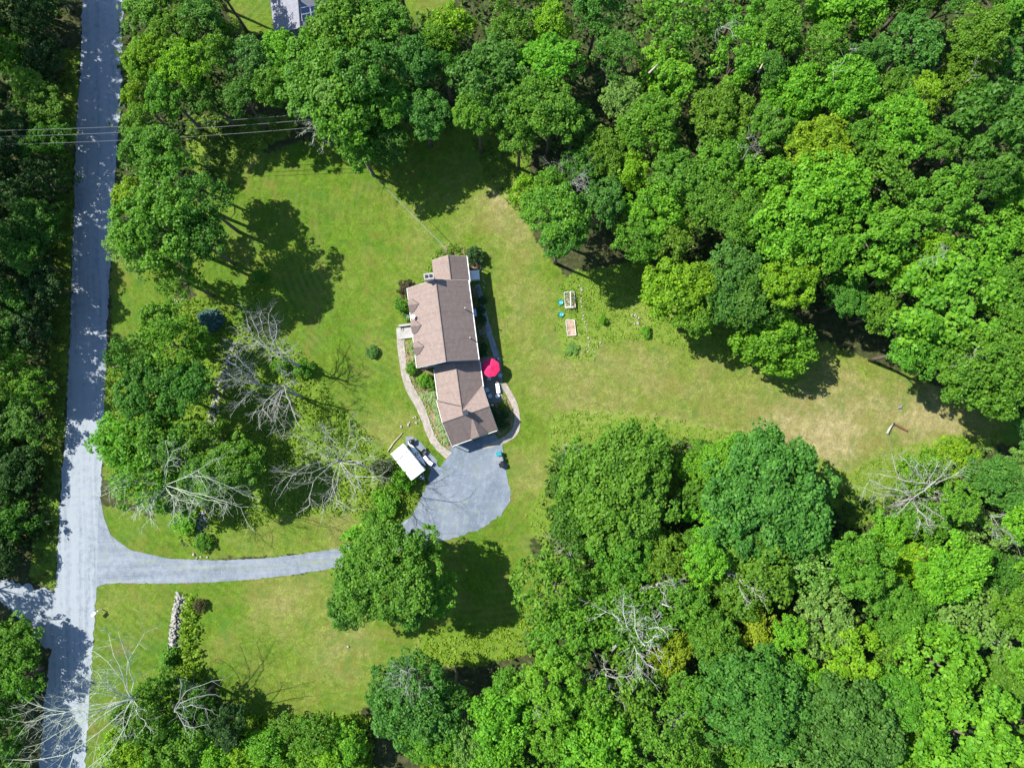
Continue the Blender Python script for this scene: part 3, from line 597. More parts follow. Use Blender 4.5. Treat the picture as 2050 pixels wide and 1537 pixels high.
# ---- the rest of the woods
def pin(x, y, poly):
    c = False; n = len(poly)
    for i in range(n):
        x1, y1 = poly[i]; x2, y2 = poly[(i + 1) % n]
        if (y1 > y) != (y2 > y) and x < (x2 - x1) * (y - y1) / (y2 - y1) + x1: c = not c
    return c
FILL = [([(930, -20), (2085, -20), (2085, 820), (2050, 800), (1960, 780), (1850, 740), (1790, 690), (1700, 600), (1620, 600), (1540, 560), (1440, 610), (1330, 600), (1280, 500), (1200, 440), (1150, 330), (1090, 290), (960, 200)], ('mid', 'bright', 'bright', 'lime', 'olive', 'dark', 'blue', 'mid'), (46, 84), (13, 18)),
        ([(1120, 1120), (1400, 1100), (1640, 1090), (1740, 1080), (1800, 980), (1960, 945), (2085, 930), (2085, 1575), (880, 1575), (900, 1400), (1060, 1330), (1080, 1180)], ('mid', 'bright', 'bright', 'olive', 'mid', 'lime', 'pale', 'bright'), (46, 82), (11, 16)),
        ([(1380, 900), (1480, 880), (1440, 1100), (1380, 1090)], ('bright', 'mid'), (26, 40), (7, 9)),
        ([(500, 1460), (700, 1455), (740, 1570), (270, 1570), (300, 1540)], ('lime', 'bright', 'mid', 'lime'), (28, 50), (5, 8)),
        ([(250, -90), (430, -90), (430, -30), (250, -30)], ('mid', 'olive'), (40, 55), (13, 16)), ([(640, -90), (800, -90), (790, 0), (640, 0)], ('mid', 'dark'), (45, 60), (15, 17)),
        # woods across the road; part of their shade is put into darker leaf tones
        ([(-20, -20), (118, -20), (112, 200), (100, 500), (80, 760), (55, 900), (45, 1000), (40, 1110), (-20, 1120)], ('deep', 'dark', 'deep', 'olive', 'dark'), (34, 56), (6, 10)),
        ([(-20, 1240), (10, 1250), (60, 1330), (40, 1450), (20, 1560), (-20, 1560)], ('mid', 'dark', 'olive'), (36, 54), (6, 8))]
rf = random.Random(21); placed = [(T[1], T[2], T[3]) for T in TREES]
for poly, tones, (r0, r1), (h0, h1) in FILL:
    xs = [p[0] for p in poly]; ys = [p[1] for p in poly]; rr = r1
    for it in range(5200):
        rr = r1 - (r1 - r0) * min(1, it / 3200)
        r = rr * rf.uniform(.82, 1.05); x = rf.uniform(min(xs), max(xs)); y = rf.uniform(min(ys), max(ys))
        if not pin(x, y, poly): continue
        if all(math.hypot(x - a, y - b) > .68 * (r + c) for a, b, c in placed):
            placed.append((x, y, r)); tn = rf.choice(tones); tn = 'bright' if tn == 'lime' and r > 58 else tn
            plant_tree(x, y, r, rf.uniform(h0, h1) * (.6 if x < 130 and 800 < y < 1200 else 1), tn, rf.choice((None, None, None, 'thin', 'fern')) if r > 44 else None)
# tall trees just beyond the frame that shade the road
def shade_tree(x, y, h, R):
    t = root('broadleaf_tree', (x, y, 0), 0, 'tall tree of the woods across the road, at the left edge', 'tree', 'tall trees at the left edge'); c = link('crown', rf.choice(MED[:3] + THIN * 3), None, t); c.location = (0, 0, h - R * .6); c.scale = (R / 5, R / 5, R / 5 * 1.4); c.rotation_euler.z = rf.uniform(0, 6); c.color = (*TONE['mid'][1], 1)
    tr = link('trunk', rf.choice(TRK), None, t); tr.scale = (1.2, 1.2, (h - R * .6) / 10)
for i in range(15):
    y = 90 - i * 5.2; shade_tree(-85.5 + rf.uniform(-1.5, 1.5) + i * .28, y + rf.uniform(-1, 1), rf.uniform(18, 22), rf.uniform(2.7, 4.3))
for i in range(11):
    y = 90 - i * 7.2; shade_tree(-94 + rf.uniform(-1.5, 1.5) + i * .3, y + rf.uniform(-1.5, 1.5), rf.uniform(20, 23), rf.uniform(3.6, 4.8))
for i, (x, y, h, R) in enumerate([(-86, 9, 10, 3), (-86, 1, 8, 3), (-86, -6, 9, 3), (-86, -12, 7, 2.8), (-88.5, -19, 15, 4.8), (-87, -25, 15, 5), (-86, -31, 15, 4.2), (-84, -37, 16, 4.2), (-83, -43, 15, 4)]): shade_tree(x, y, h, R)
auto_labels()

# ---- shrubs and garden plants
def shrub(px, py, rpx, h, tone, label, col=None, conif=False, name='shrub', group=None):
    R = rpx / 12.3; p = at(px, py, h * .5); t = root(name, (p.x, p.y, 0), 0, label, 'shrub', group)
    rn = random.Random(int(px * 3 + py)); c = link('foliage', CON if conif else rn.choice(BSH), None, t)
    if conif: c.scale = (R / 2.2, R / 2.2, h / 5); c.location.z = h * .5
    else: c.scale = (R / 1.5, R / 1.5, max(h * .62, .2) / 1.5); c.location.z = h * .42
    c.rotation_euler.z = rn.uniform(0, 6); c.color = (*(col or TONE[tone][1]), 1)
    s = MB().tube([(0, 0, 0), (0, 0, h * .45)], [.06, .03], 5).build('stem', M['bark'], t); return t
shrub(814, 575, 19, 2.6, 'dark', 'dark purplish brown leaved shrub at the upper left house corner', (.075, .05, .035))
shrub(806, 611, 17, 2.2, 'mid', 'rounded mid green shrub against the house, below the purplish one')
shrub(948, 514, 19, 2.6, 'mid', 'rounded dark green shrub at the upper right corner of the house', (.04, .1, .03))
shrub(827, 738, 13, 1.8, 'mid', 'green shrub at the lower left corner of the main house')
shrub(848, 762, 15, 1.7, 'bright', 'bright green shrub in the notch left of the garage wing')
shrub(866, 770, 11, 1.2, 'mid', 'small shrub touching the left wall of the garage wing')
shrub(746, 702, 13, 1.1, 'mid', 'small lone shrub on the lawn left of the walkway', (.07, .19, .03))
shrub(520, 555, 17, 1.8, 'mid', 'small shrub standing in the tree shade on the upper lawn')
shrub(413, 637, 24, 5.0, 'blue', 'blue spruce with silvery blue needles near the brush', (.09, .19, .2), True)
shrub(798, 962, 26, 3.2, 'bright', 'bright green leafy shrub under the lower corner of the camper')
shrub(768, 940, 24, 4.0, 'olive', 'olive green shrub left of the camper trailer', (.09, .12, .05))
shrub(770, 1010, 30, 2.5, 'bright', 'low yellow green bush left of the gravel yard')
shrub(745, 1045, 24, 2.2, 'mid', 'low bush on the grass corner above the driveway tree')
shrub(336, 1318, 24, 2.8, 'mid', 'spiky green bush at the lower end of the straight stone wall', None, True)
shrub(1208, 642, 9, 1.3, 'bright', 'single leafy bush in the middle of the weedy plot', None)
shrub(1293, 664, 12, 1.2, 'bright', 'leafy clump on the right edge of the weedy plot')
shrub(398, 1213, 13, 1.5, 'olive', 'dark brownish bush right of the straight stone wall', (.08, .07, .03))
shrub(404, 1088, 18, 1.8, 'mid', 'bushy clump on the tip of the stone row by the driveway')
shrub(372, 1040, 26, 2.4, 'bright', 'leafy bush left of the stone row above the driveway')
shrub(1006, 812, 8, .7, 'bright', 'sunlit lime green plant beside the curved right walkway', (.17, .3, .02))
shrub(560, 735, 0 + 18, 2.2, 'mid', 'small green tree at the foot of the leaning dead tree')
shrub(608, 738, 20, 2.6, 'mid', 'leafy sapling beside the trunk base of the leaning dead tree')
shrub(1145, 698, 14, .6, 'pale', 'grey green sprawl of brush below the raised bed')
for i, (a, b, r) in enumerate([(862, 800, 8), (872, 806, 7), (868, 792, 8), (858, 788, 7), (878, 812, 6), (872, 824, 8), (877, 836, 8), (881, 848, 8), (885, 860, 8), (889, 872, 8), (893, 884, 7), (868, 814, 6), (884, 872, 6), (879, 858, 6), (874, 846, 6), (824, 690, 6), (826, 705, 6), (828, 718, 6), (852, 800, 6), (846, 792, 6)]):
    shrub(a, b, r, .55, 'pale', 'pale variegated hosta clump in the bed along the garage wing', (.34, .43, .2), name='hosta', group='variegated hostas beside the house')
for i, (a, b, r) in enumerate([(872, 520, 8), (880, 505, 9), (892, 498, 9), (905, 494, 9), (918, 498, 8), (930, 502, 7), (866, 535, 7), (862, 548, 8), (856, 560, 7), (848, 568, 7), (900, 505, 6), (886, 512, 6), (815, 640, 5), (818, 650, 5)]):
    shrub(a, b, r, .7, 'bright', 'loose yellow green perennial clump in the bed round the upper house end', ((.2, .3, .03), (.13, .26, .02), (.3, .32, .1))[i % 3], name='perennial_plant', group='perennials round the upper house end')
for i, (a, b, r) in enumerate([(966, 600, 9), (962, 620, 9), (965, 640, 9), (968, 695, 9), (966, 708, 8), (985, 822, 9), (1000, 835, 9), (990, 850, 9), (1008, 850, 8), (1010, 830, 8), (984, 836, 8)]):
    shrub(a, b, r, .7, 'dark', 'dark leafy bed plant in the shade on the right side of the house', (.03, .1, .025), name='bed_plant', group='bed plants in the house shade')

# ---- ground cover nobody could count
def cover(name, polys, dens, size, height, col, label, seed, excl=None, k=5, spread=.35):
    rn = np.random.default_rng(seed); C = []; 
    for poly in polys:
        P = P2(poly); x0, y0 = P.min(0); x1, y1 = P.max(0); n = int((x1 - x0) * (y1 - y0) * dens)
        x = rn.uniform(x0, x1, n); y = rn.uniform(y0, y1, n); m_ = inside(x, y, P)
        C.append(np.stack([x[m_], y[m_]], 1))
    C = np.concatenate(C)
    # clumped: keep where a slow pattern is high
    f = np.sin(C[:, 0] * 1.1 + 2 * np.sin(C[:, 1] * .7)) * np.sin(C[:, 1] * 1.3 + 1.5 * np.sin(C[:, 0] * .9)) + rn.normal(0, .5, len(C)); C = C[f > -.55]
    n = len(C); hh = height * rn.uniform(.3, 1.2, n); base = np.repeat(C, k, 0) + rn.normal(0, spread, (n * k, 2)) * .6
    z = np.repeat(hh, k) * rn.uniform(.25, 1, n * k); ctr = np.column_stack([base, z]); nn = rn.normal(0, .55, (n * k, 3)) + np.array([0, 0, .8]); nn /= np.linalg.norm(nn, axis=1)[:, None]
    tn = np.clip(np.repeat(rn.normal(.5, .16, n), k) + rn.normal(0, .16, n * k), 0, 1)
    me = leaf_mesh(name, ctr, nn, size * rn.uniform(.6, 1.4, n * k), tn, seed, 1.9); o = link(name, me); o.color = (*col, 1)
    return tag(o, label, 'undergrowth', kind='stuff')
cover('undergrowth', [ROUGH[0]], 5, .2, .6, (.17, .27, .02), 'yellow green brush and weeds between the dead trees', 1)
cover('meadow_grass', [ROUGH[1]], 3.2, .15, .22, (.19, .28, .04), 'unmown tall grass along the lower edge of the long lawn', 2)
cover('garden_weeds', [ROUGH[2]], 4, .14, .25, (.19, .29, .03), 'weedy green growth in the garden plot', 3)
cover('meadow_grass', [ROUGH[3]], 5, .17, .35, (.2, .32, .015), 'bright unmown grass beyond the lower lawn', 4)
cover('undergrowth', [ROUGH[4], [(480, 1432), (740, 1432), (760, 1600), (260, 1600)]], 8, .26, 1.2, (.17, .29, .015), 'dense bright leafy undergrowth below the lower lawn', 5)
cover('undergrowth', [ROUGH[5], ROUGH[7]], 6, .17, .4, (.13, .2, .03), 'rough grass at the edge of the upper woods', 6)
cover('verge_grass', [ROUGH[6]], 5, .17, .4, (.13, .17, .03), 'rough verge along the left side of the road', 7)
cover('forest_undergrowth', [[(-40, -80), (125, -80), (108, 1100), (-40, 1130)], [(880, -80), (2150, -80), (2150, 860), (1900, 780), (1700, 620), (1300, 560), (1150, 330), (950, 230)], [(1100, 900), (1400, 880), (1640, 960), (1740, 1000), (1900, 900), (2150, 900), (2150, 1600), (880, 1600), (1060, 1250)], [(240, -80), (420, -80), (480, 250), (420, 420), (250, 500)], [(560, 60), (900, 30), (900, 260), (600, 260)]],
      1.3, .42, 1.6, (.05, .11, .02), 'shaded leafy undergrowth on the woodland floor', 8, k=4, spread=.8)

cover('bed_foliage', [[(813, 684), (829, 692), (838, 735), (850, 745), (866, 748), (874, 800), (900, 888), (890, 885), (878, 868), (868, 840), (858, 815), (846, 795), (832, 770), (820, 745), (813, 715)]], 9, .15, .45, (.2, .32, .05), 'low bright bed foliage between the left walkway and the house', 41)
cover('bed_foliage', [[(862, 560), (866, 515), (893, 492), (935, 497), (950, 520), (934, 545), (930, 510), (900, 508), (868, 522)], [(846, 562), (866, 520), (872, 545), (850, 575)]], 14, .16, .6, (.2, .32, .03), 'loose yellow green plants in the bed round the upper house end', 42)
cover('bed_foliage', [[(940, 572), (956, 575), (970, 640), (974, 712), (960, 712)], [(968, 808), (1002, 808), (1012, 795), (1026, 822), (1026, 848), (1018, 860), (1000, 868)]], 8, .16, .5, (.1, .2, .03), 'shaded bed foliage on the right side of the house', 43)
# ------------------------------------------------------------------ dead trees
def dead_tree(base, fork, hf, tips, seed, label, m='dead', r0=.22, twigs=3, hh=(0.8, 1.25), name='dead_tree', sp=1.2):
    """base px, fork px at height hf, limb tips px at a fraction range of the fork height"""
    rn = random.Random(seed); b = at(*base); f = at(*fork, hf); t = root(name, tuple(b), 0, label, 'dead tree', 'bare dead trees')
    loc = lambda p: Vector(p) - b
    r0 *= .8; n = 6; pts = [b.lerp(f, k / (n - 1)) + Vector((rn.gauss(0, .1), rn.gauss(0, .1), 0)) * (k > 0) for k in range(n)]
    MB().tube([loc(p) for p in pts], [r0 * (1.25 - .75 * k / (n - 1)) for k in range(n)], 8).build('trunk', M[m], t, True)
    def grow(mb, p, d, ln, r, lev):
        q = [p]; nseg = 5 if lev < 2 else 4; dd = d.normalized()
        for k in range(nseg):
            dd = (dd + Vector((rn.gauss(0, .16), rn.gauss(0, .16), rn.gauss(0, .1) + .03))).normalized(); q.append(q[-1] + dd * ln / nseg)
        mb.tube(q, [max(.010, r * (1 - .7 * k / nseg)) for k in range(nseg + 1)], 5 if lev < 2 else 3, False)
        if lev < twigs:
            for k in range(1, nseg + 1):
                for _ in range(2 if lev < 2 else 1 + (rn.random() < .6)):
                    if rn.random() < .82:
                        s = Vector((rn.gauss(0, 1), rn.gauss(0, 1), rn.gauss(0, .5))); nd = (dd * .9 + s.normalized() * .75).normalized()
                        grow(mb, q[k], nd, ln * rn.uniform(.28, .5), r * .5, lev + 1)
    for i, tp in enumerate(tips):
        ht = hf * rn.uniform(*hh) if len(tp) < 3 else tp[2]; e = at(tp[0], tp[1], ht); kf = n - 1 - rn.uniform(0, sp); s = pts[int(kf)].lerp(pts[min(n - 1, int(kf) + 1)], kf - int(kf)); d = e - s; mb = MB(); ln = d.length
        side = d.normalized().cross(Vector((0, 0, 1))).normalized() * rn.uniform(-.16, .16) * ln
        q = [s.lerp(e, k / 7) + side * math.sin(math.pi * k / 7) + Vector((rn.gauss(0, .1), rn.gauss(0, .1), rn.gauss(0, .08))) * (k > 0) + Vector((0, 0, .12 * ln * math.sin(math.pi * k / 7))) for k in range(8)]
        rb = max(.035, r0 * .24 * min(1.2, ln / 6)); mb.tube([loc(p) for p in q], [rb * (1 - .8 * k / 7) + .015 for k in range(8)], 6, False)
        for k in range(2, 8):
            for _ in range(2):
                s3 = Vector((rn.gauss(0, 1), rn.gauss(0, 1), rn.gauss(0, .5))).normalized(); nd = (d.normalized() * .8 + s3 * .95).normalized()
                grow(mb, loc(q[k]), nd, ln * rn.uniform(.16, .42) * (1.2 - .07 * k), max(.022, rb * .32), 2)
        mb.build('limb', M[m], t)
    return t
dead_tree((612, 740), (534, 694), 11, [(502, 628), (523, 620), (543, 617), (552, 640), (549, 662), (492, 634), (479, 670), (484, 695), (574, 675), (590, 690), (595, 710), (534, 709)], 1, 'leaning bare tree with a straight trunk on the lawn edge, uppermost of the grey ones', 'dead', .3, sp=2)
dead_tree((600, 792), (500, 762), 11, [(465, 708), (449, 717), (479, 738), (456, 747), (460, 772), (485, 803), (500, 735), (440, 760), (470, 820)], 2, 'leaning bare grey tree reaching left over the stone row', 'dead_grey', .28, sp=2.4)
dead_tree((606, 797), (566, 770), 9, [(562, 734), (596, 766), (502, 828), (518, 842), (535, 840), (554, 855), (570, 860), (600, 852), (545, 770)], 3, 'bare forked tree with long limbs hanging toward the bottom, between the other two', 'dead', .2)
dead_tree((700, 922), (677, 922), 7, [(651, 850), (643, 853), (701, 841), (727, 878), (752, 900), (779, 941), (747, 948), (711, 986), (704, 1020), (620, 1012), (649, 1007), (565, 982), (560, 941), (590, 871), (610, 900)], 4, 'large bare tree with limbs radiating all round, left of the camper trailer', 'dead', .24, hh=(1.4, 1.9))
dead_tree((1131, 372), (1131, 362), 8, [(1119, 330), (1144, 315), (1159, 317), (1174, 337), (1170, 350), (1099, 327), (1160, 375), (1105, 350)], 5, 'small bare twiggy tree at the woods edge above the garden', 'dead_grey', .14, hh=(1.3, 1.7))
dead_tree((1528, 330), (1522, 302), 13, [(1478, 298), (1489, 314), (1494, 276), (1499, 255), (1534, 225), (1500, 320)], 6, 'dead tree with crooked white branches deep in the upper woods', 'dead', .2, twigs=2, hh=(1.1, 1.3))
dead_tree((1792, 1016), (1872, 964), 9.5, [(1783, 908), (1798, 913), (1758, 945), (1743, 960), (1731, 980), (1833, 923), (1878, 923), (1903, 925), (1933, 935), (1926, 968), (1946, 1025), (1841, 1060), (1861, 1055), (1791, 1033), (1900, 1000), (1890, 1040)], 7, 'big sprawling white dead tree on the right side, near the rust brown timber', 'dead', .34, hh=(.8, 1.15), sp=3.2)
dead_tree((1960, 1020), (1990, 1035), 8, [(2046, 1040), (2043, 1090), (2010, 1090), (2060, 1065), (1985, 1075), (2030, 1020)], 8, 'grey bare tree with brushy twigs at the right edge', 'dead_grey', .2)
dead_tree((1222, 1218), (1290, 1292), 13, [(1199, 1217), (1246, 1199), (1269, 1214), (1324, 1229), (1324, 1254), (1318, 1272), (1329, 1307), (1306, 1337), (1274, 1327), (1229, 1292), (1299, 1302)], 9, 'dead tree with a pale brown trunk leaning to the lower right in the lower woods', 'wood_grey', .28, sp=3.4)
dead_tree((1188, 1298), (1214, 1355), 12, [(1274, 1337), (1271, 1357), (1269, 1366), (1266, 1409), (1249, 1404), (1206, 1409), (1204, 1312), (1184, 1350)], 10, 'pale fan shaped dead tree just below the brown trunked one', 'dead', .2, sp=2)
dead_tree((1322, 1392), (1340, 1425), 12, [(1381, 1457), (1374, 1477), (1344, 1459), (1359, 1402), (1374, 1427), (1362, 1465)], 11, 'greyish dead tree, third from the left in the lower woods', 'dead_grey', .18)
dead_tree((1456, 1150), (1484, 1160), 13, [(1460, 1170), (1536, 1152), (1540, 1180), (1504, 1207), (1531, 1207), (1450, 1145)], 12, 'white branched dead tree below the broad dark oak', 'dead', .2, twigs=2)
dead_tree((1296, 1168), (1318, 1168), 12, [(1364, 1160), (1369, 1184), (1351, 1199), (1329, 1202), (1346, 1158), (1285, 1175)], 13, 'bare pale treetop just above the brown trunked dead tree', 'dead', .16)
dead_tree((1066, 1372), (1080, 1395), 12, [(1106, 1387), (1124, 1434), (1074, 1424), (1095, 1420)], 14, 'small grey dead treetop, leftmost in the lower woods', 'dead_grey', .14)
dead_tree((285, 1375), (262, 1400), 12, [(290, 1267), (235, 1262), (217, 1272), (190, 1300), (180, 1322), (160, 1344), (150, 1387), (115, 1442), (50, 1447), (55, 1405), (30, 1517), (82, 1485), (140, 1535), (175, 1535), (250, 1475), (292, 1452), (215, 1340)], 15, 'huge bare tree stretching its limbs over the lower end of the road', 'dead_green', .26, hh=(1.05, 1.3))
dead_tree((345, 1400), (350, 1425), 9, [(362, 1357), (445, 1359), (432, 1390), (425, 1422), (415, 1450), (387, 1462)], 16, 'bare limbed tree right of the huge bare one, above the bushes', 'dead_grey', .24, twigs=2, hh=(1.1, 1.4))
dead_tree((345, 958), (328, 972), 11, [(205, 993), (262, 1018), (270, 1028), (307, 1048), (347, 1046), (390, 1008), (490, 990), (457, 1010), (430, 918), (330, 878), (357, 895), (225, 963), (480, 1015)], 17, 'pale dead limbs poking out of the green crowns above the driveway mouth', 'dead_green', .18, hh=(1.05, 1.3))
dead_tree((1910, 196), (1938, 160), 15, [(1951, 125), (1961, 151), (1906, 190)], 18, 'broken grey snag in a dark gap near the upper right corner', 'dead_grey', .2, twigs=1)
dead_tree((1165, 925), (1171, 924), 7, [(1154, 910), (1124, 895), (1132, 889), (1154, 933)], 19, 'small white dead branches in the dark shrubs right of the driveway yard', 'dead', .12, twigs=2)
dead_tree((835, 1385), (822, 1395), 12, [(797, 1332), (803, 1338), (822, 1334), (815, 1360), (840, 1370), (785, 1345)], 20, 'bare pale twigs rising from the tree at the end of the lower lawn', 'dead', .12, hh=(1.1, 1.3))
dead_tree((1885, 510), (1900, 525), 17, [(1850, 520), (1925, 515), (1930, 535), (1880, 495)], 21, 'thin bare branches among the bright crowns at the right edge', 'dead_grey', .12)
dead_tree((1940, 700), (1950, 712), 16, [(1935, 730), (1990, 735), (1960, 690), (1925, 745)], 22, 'thin white dead branches in the crown above the rust brown timber', 'dead', .12)
dead_tree((640, 225), (640, 232), 11, [(585, 225), (600, 215), (612, 262), (625, 285), (650, 290), (632, 205)], 23, 'bare twiggy branches around the utility pole top', 'dead_green', .12)
dead_tree((1690, 120), (1700, 118), 17, [(1715, 100), (1670, 140), (1720, 140)], 24, 'small pale broken top in the upper right woods', 'dead', .12, twigs=2)
dead_tree((1440, 60), (1446, 55), 15, [(1425, 40), (1490, 50), (1470, 75), (1430, 80)], 25, 'wispy bare top near the upper edge of the woods', 'dead_grey', .1, twigs=2)
dead_tree((1125, 1085), (1140, 1090), 4, [(1090, 1070), (1165, 1110), (1190, 1080), (1150, 1130), (1110, 1105), (1180, 1100), (1130, 1060)], 26, 'low grey brush heap beside the unmown grass', 'dead_grey', .1, name='brush_pile')
dead_tree((460, 700), (470, 690), 3, [(440, 690), (450, 705), (480, 680), (462, 685), (445, 680)], 27, 'low purplish grey bare bush beside the blue spruce', 'dead_grey', .06, twigs=2)
def log(px, h, r, label, m='dead', name='fallen_trunk'):
    P = [at(*p, h) for p in px]; b = Vector((P[0].x, P[0].y, 0)); t = MB().tube([p - b for p in P], [r * (1 - .5 * i / (len(P) - 1)) for i in range(len(P))], 7).build(name, M[m], None, True); t.location = b; return tag(t, label, 'tree trunk')
log([(1783, 1232), (1800, 1219), (1818, 1225), (1840, 1233)], 9, .26, 'pale fallen trunk lying over crowns in the lower right woods')
log([(1981, 1284), (2000, 1284), (2018, 1288)], 10, .2, 'short pale trunk at the right edge, above the pinkish one')
log([(2020, 1292), (2032, 1318), (2048, 1350)], 10, .3, 'pinkish broken trunk at the right edge of the lower woods', 'wood')
log([(1588, 1137), (1640, 1136), (1696, 1140)], 10, .14, 'long thin white trunk lying across crowns below the broad oak')
log([(1566, 1105), (1600, 1112), (1630, 1118)], 10, .12, 'shorter thin white trunk just above the long one')
log([(1299, 147), (1308, 138), (1317, 129)], 15, .16, 'short pale broken trunk in the upper middle woods', 'wood')
log([(1518, 146), (1525, 132), (1531, 120)], 15, .15, 'short brown broken trunk right of the pale one', 'wood')
log([(1325, 1208), (1340, 1214), (1362, 1216)], 12, .13, 'small white trunk right of the bare pale treetop')
log([(1776, 868), (1781, 858), (1788, 848)], .25, .22, 'short grey log meeting the rust brown timber', 'pole', 'log')
log([(776, 904), (788, 886), (800, 873), (806, 866)], .15, .1, 'thin pale log edging the lawn above the camper', 'wood', 'log')
log([(345, 1303), (356, 1295), (368, 1288)], .4, .08, 'thin pale log at the lower end of the straight stone wall', 'wood', 'log')

# ------------------------------------------------------------------ utility pole, wires
def pole(px, h, label, transformer=False):
    b = at(*px); t = root('utility_pole', tuple(b), 0, label, 'utility pole', 'utility poles')
    MB().tube([(0, 0, 0), (0, 0, h)], [.17, .12], 10).build('pole', M['pole'], t, True)
    MB().box((0, 0, h - .5), (.12, 2.2, .12)).build('crossarm', M['wood_grey'], t)
    for y in (-.95, 0, .95): MB().lathe((0, y, h - .44), [(.06, 0), (.08, .08), (.03, .18)], 8).build('insulator', M['grey_plastic'], t)
    if transformer:
        MB().lathe((.32, -.25, h - 1.5), [(.28, 0), (.3, .1), (.3, .75), (.24, .85), (.05, .9)], 14).build('transformer', M['bluewhite'], t, True)
    return t, b, h
PT = at(641, 236, 10); b2 = pix((PT.x, PT.y, 0)); p2 = pole(b2, 10, 'utility pole with a pale transformer, half hidden by trees above the lawn', True)
PL = at(-8, 272, 10); b1 = pix((PL.x, PL.y, 0)); p1 = pole(b1, 10, 'pale utility pole leaning into view at the left edge')
def wire(a, b, sag, label, r=.03):
    a, b = Vector(a), Vector(b); n = 24; pts = [a.lerp(b, k / n) - Vector((0, 0, sag * 4 * (k / n) * (1 - k / n))) for k in range(n + 1)]
    o = MB().tube([p - a for p in pts], r, 4, False).build('power_line', M['wire']); o.location = a; return tag(o, label, 'wire', 'overhead power lines')
P1, P2_ = Vector((p1[1].x, p1[1].y, 9.7)), Vector((p2[1].x, p2[1].y, 9.7))
wire(P1 + Vector((0, .95, 0)), P2_ + Vector((0, .95, 0)), .9, 'uppermost overhead wire crossing the road', .033)
wire(P1, P2_, .9, 'middle overhead wire crossing the road', .033)
wire(P1 + Vector((0, -.95, -.6)), P2_ + Vector((0, -.95, -.6)), .9, 'lowest and faintest overhead wire crossing the road', .03)
for o_ in (Vector((-45, -3, 0)),):
    wire(P1 + Vector((0, .95, 0)) + o_, P1 + Vector((0, .95, 0)), .6, 'overhead wire running off beyond the left edge', .04)
wire(P2_ + Vector((0, -.2, -.6)), at(896, 500, 5.6), .8, 'service wire sloping from the pole to the upper house end', .05)

# ------------------------------------------------------------------ the house
house = root('farmhouse', (-9.5, 14, 0), 0, 'brown roofed house with three small dormers and an angled garage wing', 'house')
HB = Vector((-9.5, 14, 0))
def hpart(mb, name, m, smooth=False, parent=None):
    me = mb.mesh(name, smooth)
    for v in me.vertices: v.co -= HB
    return link(name, me, m, parent or house)
class Fr:
    def __init__(s, cx, cy, deg): s.c = Vector((cx, cy, 0)); a = math.radians(deg); s.x = Vector((math.cos(a), math.sin(a), 0)); s.y = Vector((-math.sin(a), math.cos(a), 0)); s.a = a
    def p(s, x, y, z): return s.c + s.x * x + s.y * y + Vector((0, 0, z))
def gable(fr, hw, y0, y1, he, hr, m, wall_in=.35, ridge_off=0, end=(True, True), walls=True, along='y', wname='wall'):
    """gable roof with its ridge along local y; hw half width incl. overhang"""
    out = []
    P = fr.p; th = .16
    for s in (-1, 1):
        e0, e1, r1, r0 = P(s * hw, y0, he), P(s * hw, y1, he), P(0, y1, hr), P(0, y0, hr)
        q = [e0, e1, r1, r0] if s > 0 else [e1, e0, r0, r1]
        ux = fr.y; uy = (r0 - e0).normalized(); out.append(hpart(MB().slab(q, th, (e0, ux, uy)), 'roof_slope', m))
    hpart(MB().tube([P(0, y0, hr + .0), P(0, y1, hr + .0)], .07, 6), 'ridge_cap', m)
    if walls:
        w = hw - wall_in; a, b = y0 + .25, y1 - .25; hs = he - .12 + (hr - he) * wall_in / hw; 
        mb = MB()
        for s in (-1, 1): mb.poly([P(s * w, a, 0), P(s * w, b, 0), P(s * w, b, hs), P(s * w, a, hs)][::s])
        for y, f in ((a, -1), (b, 1)): mb.poly([P(-w, y, 0), P(w, y, 0), P(w, y, hs), P(0, y, hr - .14), P(-w, y, hs)][::-f])
        hpart(mb, wname, M['siding'])
    # rake and eave boards
    for y in (y0, y1):
        k = -.01 if y == y0 else .01
        for s in (-1, 1):
            e, r = P(s * hw, y + k * 2, he - .09), P(0, y + k * 2, hr - .09)
            hpart(MB().tube([e, r], .035, 4), 'rake_board', M['trim'])
    return out
FM = Fr(-10.70, 18.49, 7.6); gable(FM, 4.76, -6.28, 6.26, 4.6, 7.75, M['roof'])
FW = Fr(-9.55, 26.5, 7.0); gable(FW, 2.75, -1.9, 2.4, 4.2, 6.1, M['roof'])
FC = Fr(-8.2, 9.2, 8.2); gable(FC, 3.56, -4.5, 3.3, 2.9, 5.25, M['roof'])
FG = Fr(-6.98, 4.39, 19.3 + 90)      # its local y runs along the garage ridge (west)
gable(FG, 3.7, -3.75, 3.75, 2.9, 5.85, M['roof'], wname='garage_wall')
# cross gable over the garage doors: low rise on the front slope
fg = Fr(-6.98, 4.39, 19.3)
def gp(x, y, z): return fg.p(x, y, z)
sl_ = (5.85 - 2.9) / 3.7
ra, rb_ = gp(.75, -.55, 5.85 - .55 * sl_ + .06), gp(.75, -3.72, 3.72)
for s in (-1, 1):
    e = gp(.75 + s * 1.45, -3.7, 2.97)
    q = [ra, rb_, e] if s < 0 else [rb_, ra, e]
    hpart(MB().slab(q, .1, (ra, fg.y, fg.x)), 'cricket_slope', M['roof'])
# valleys
hpart(MB().tube([FC.p(0, -3.6, 5.26), fg.p(-3.5, 3.55, 3.02)], .06, 4), 'valley_flashing', M['dark_metal'])
hpart(MB().tube([FC.p(0, -3.6, 5.26), fg.p(3.0, 3.6, 3.0)], .06, 4), 'valley_flashing', M['dark_metal'])
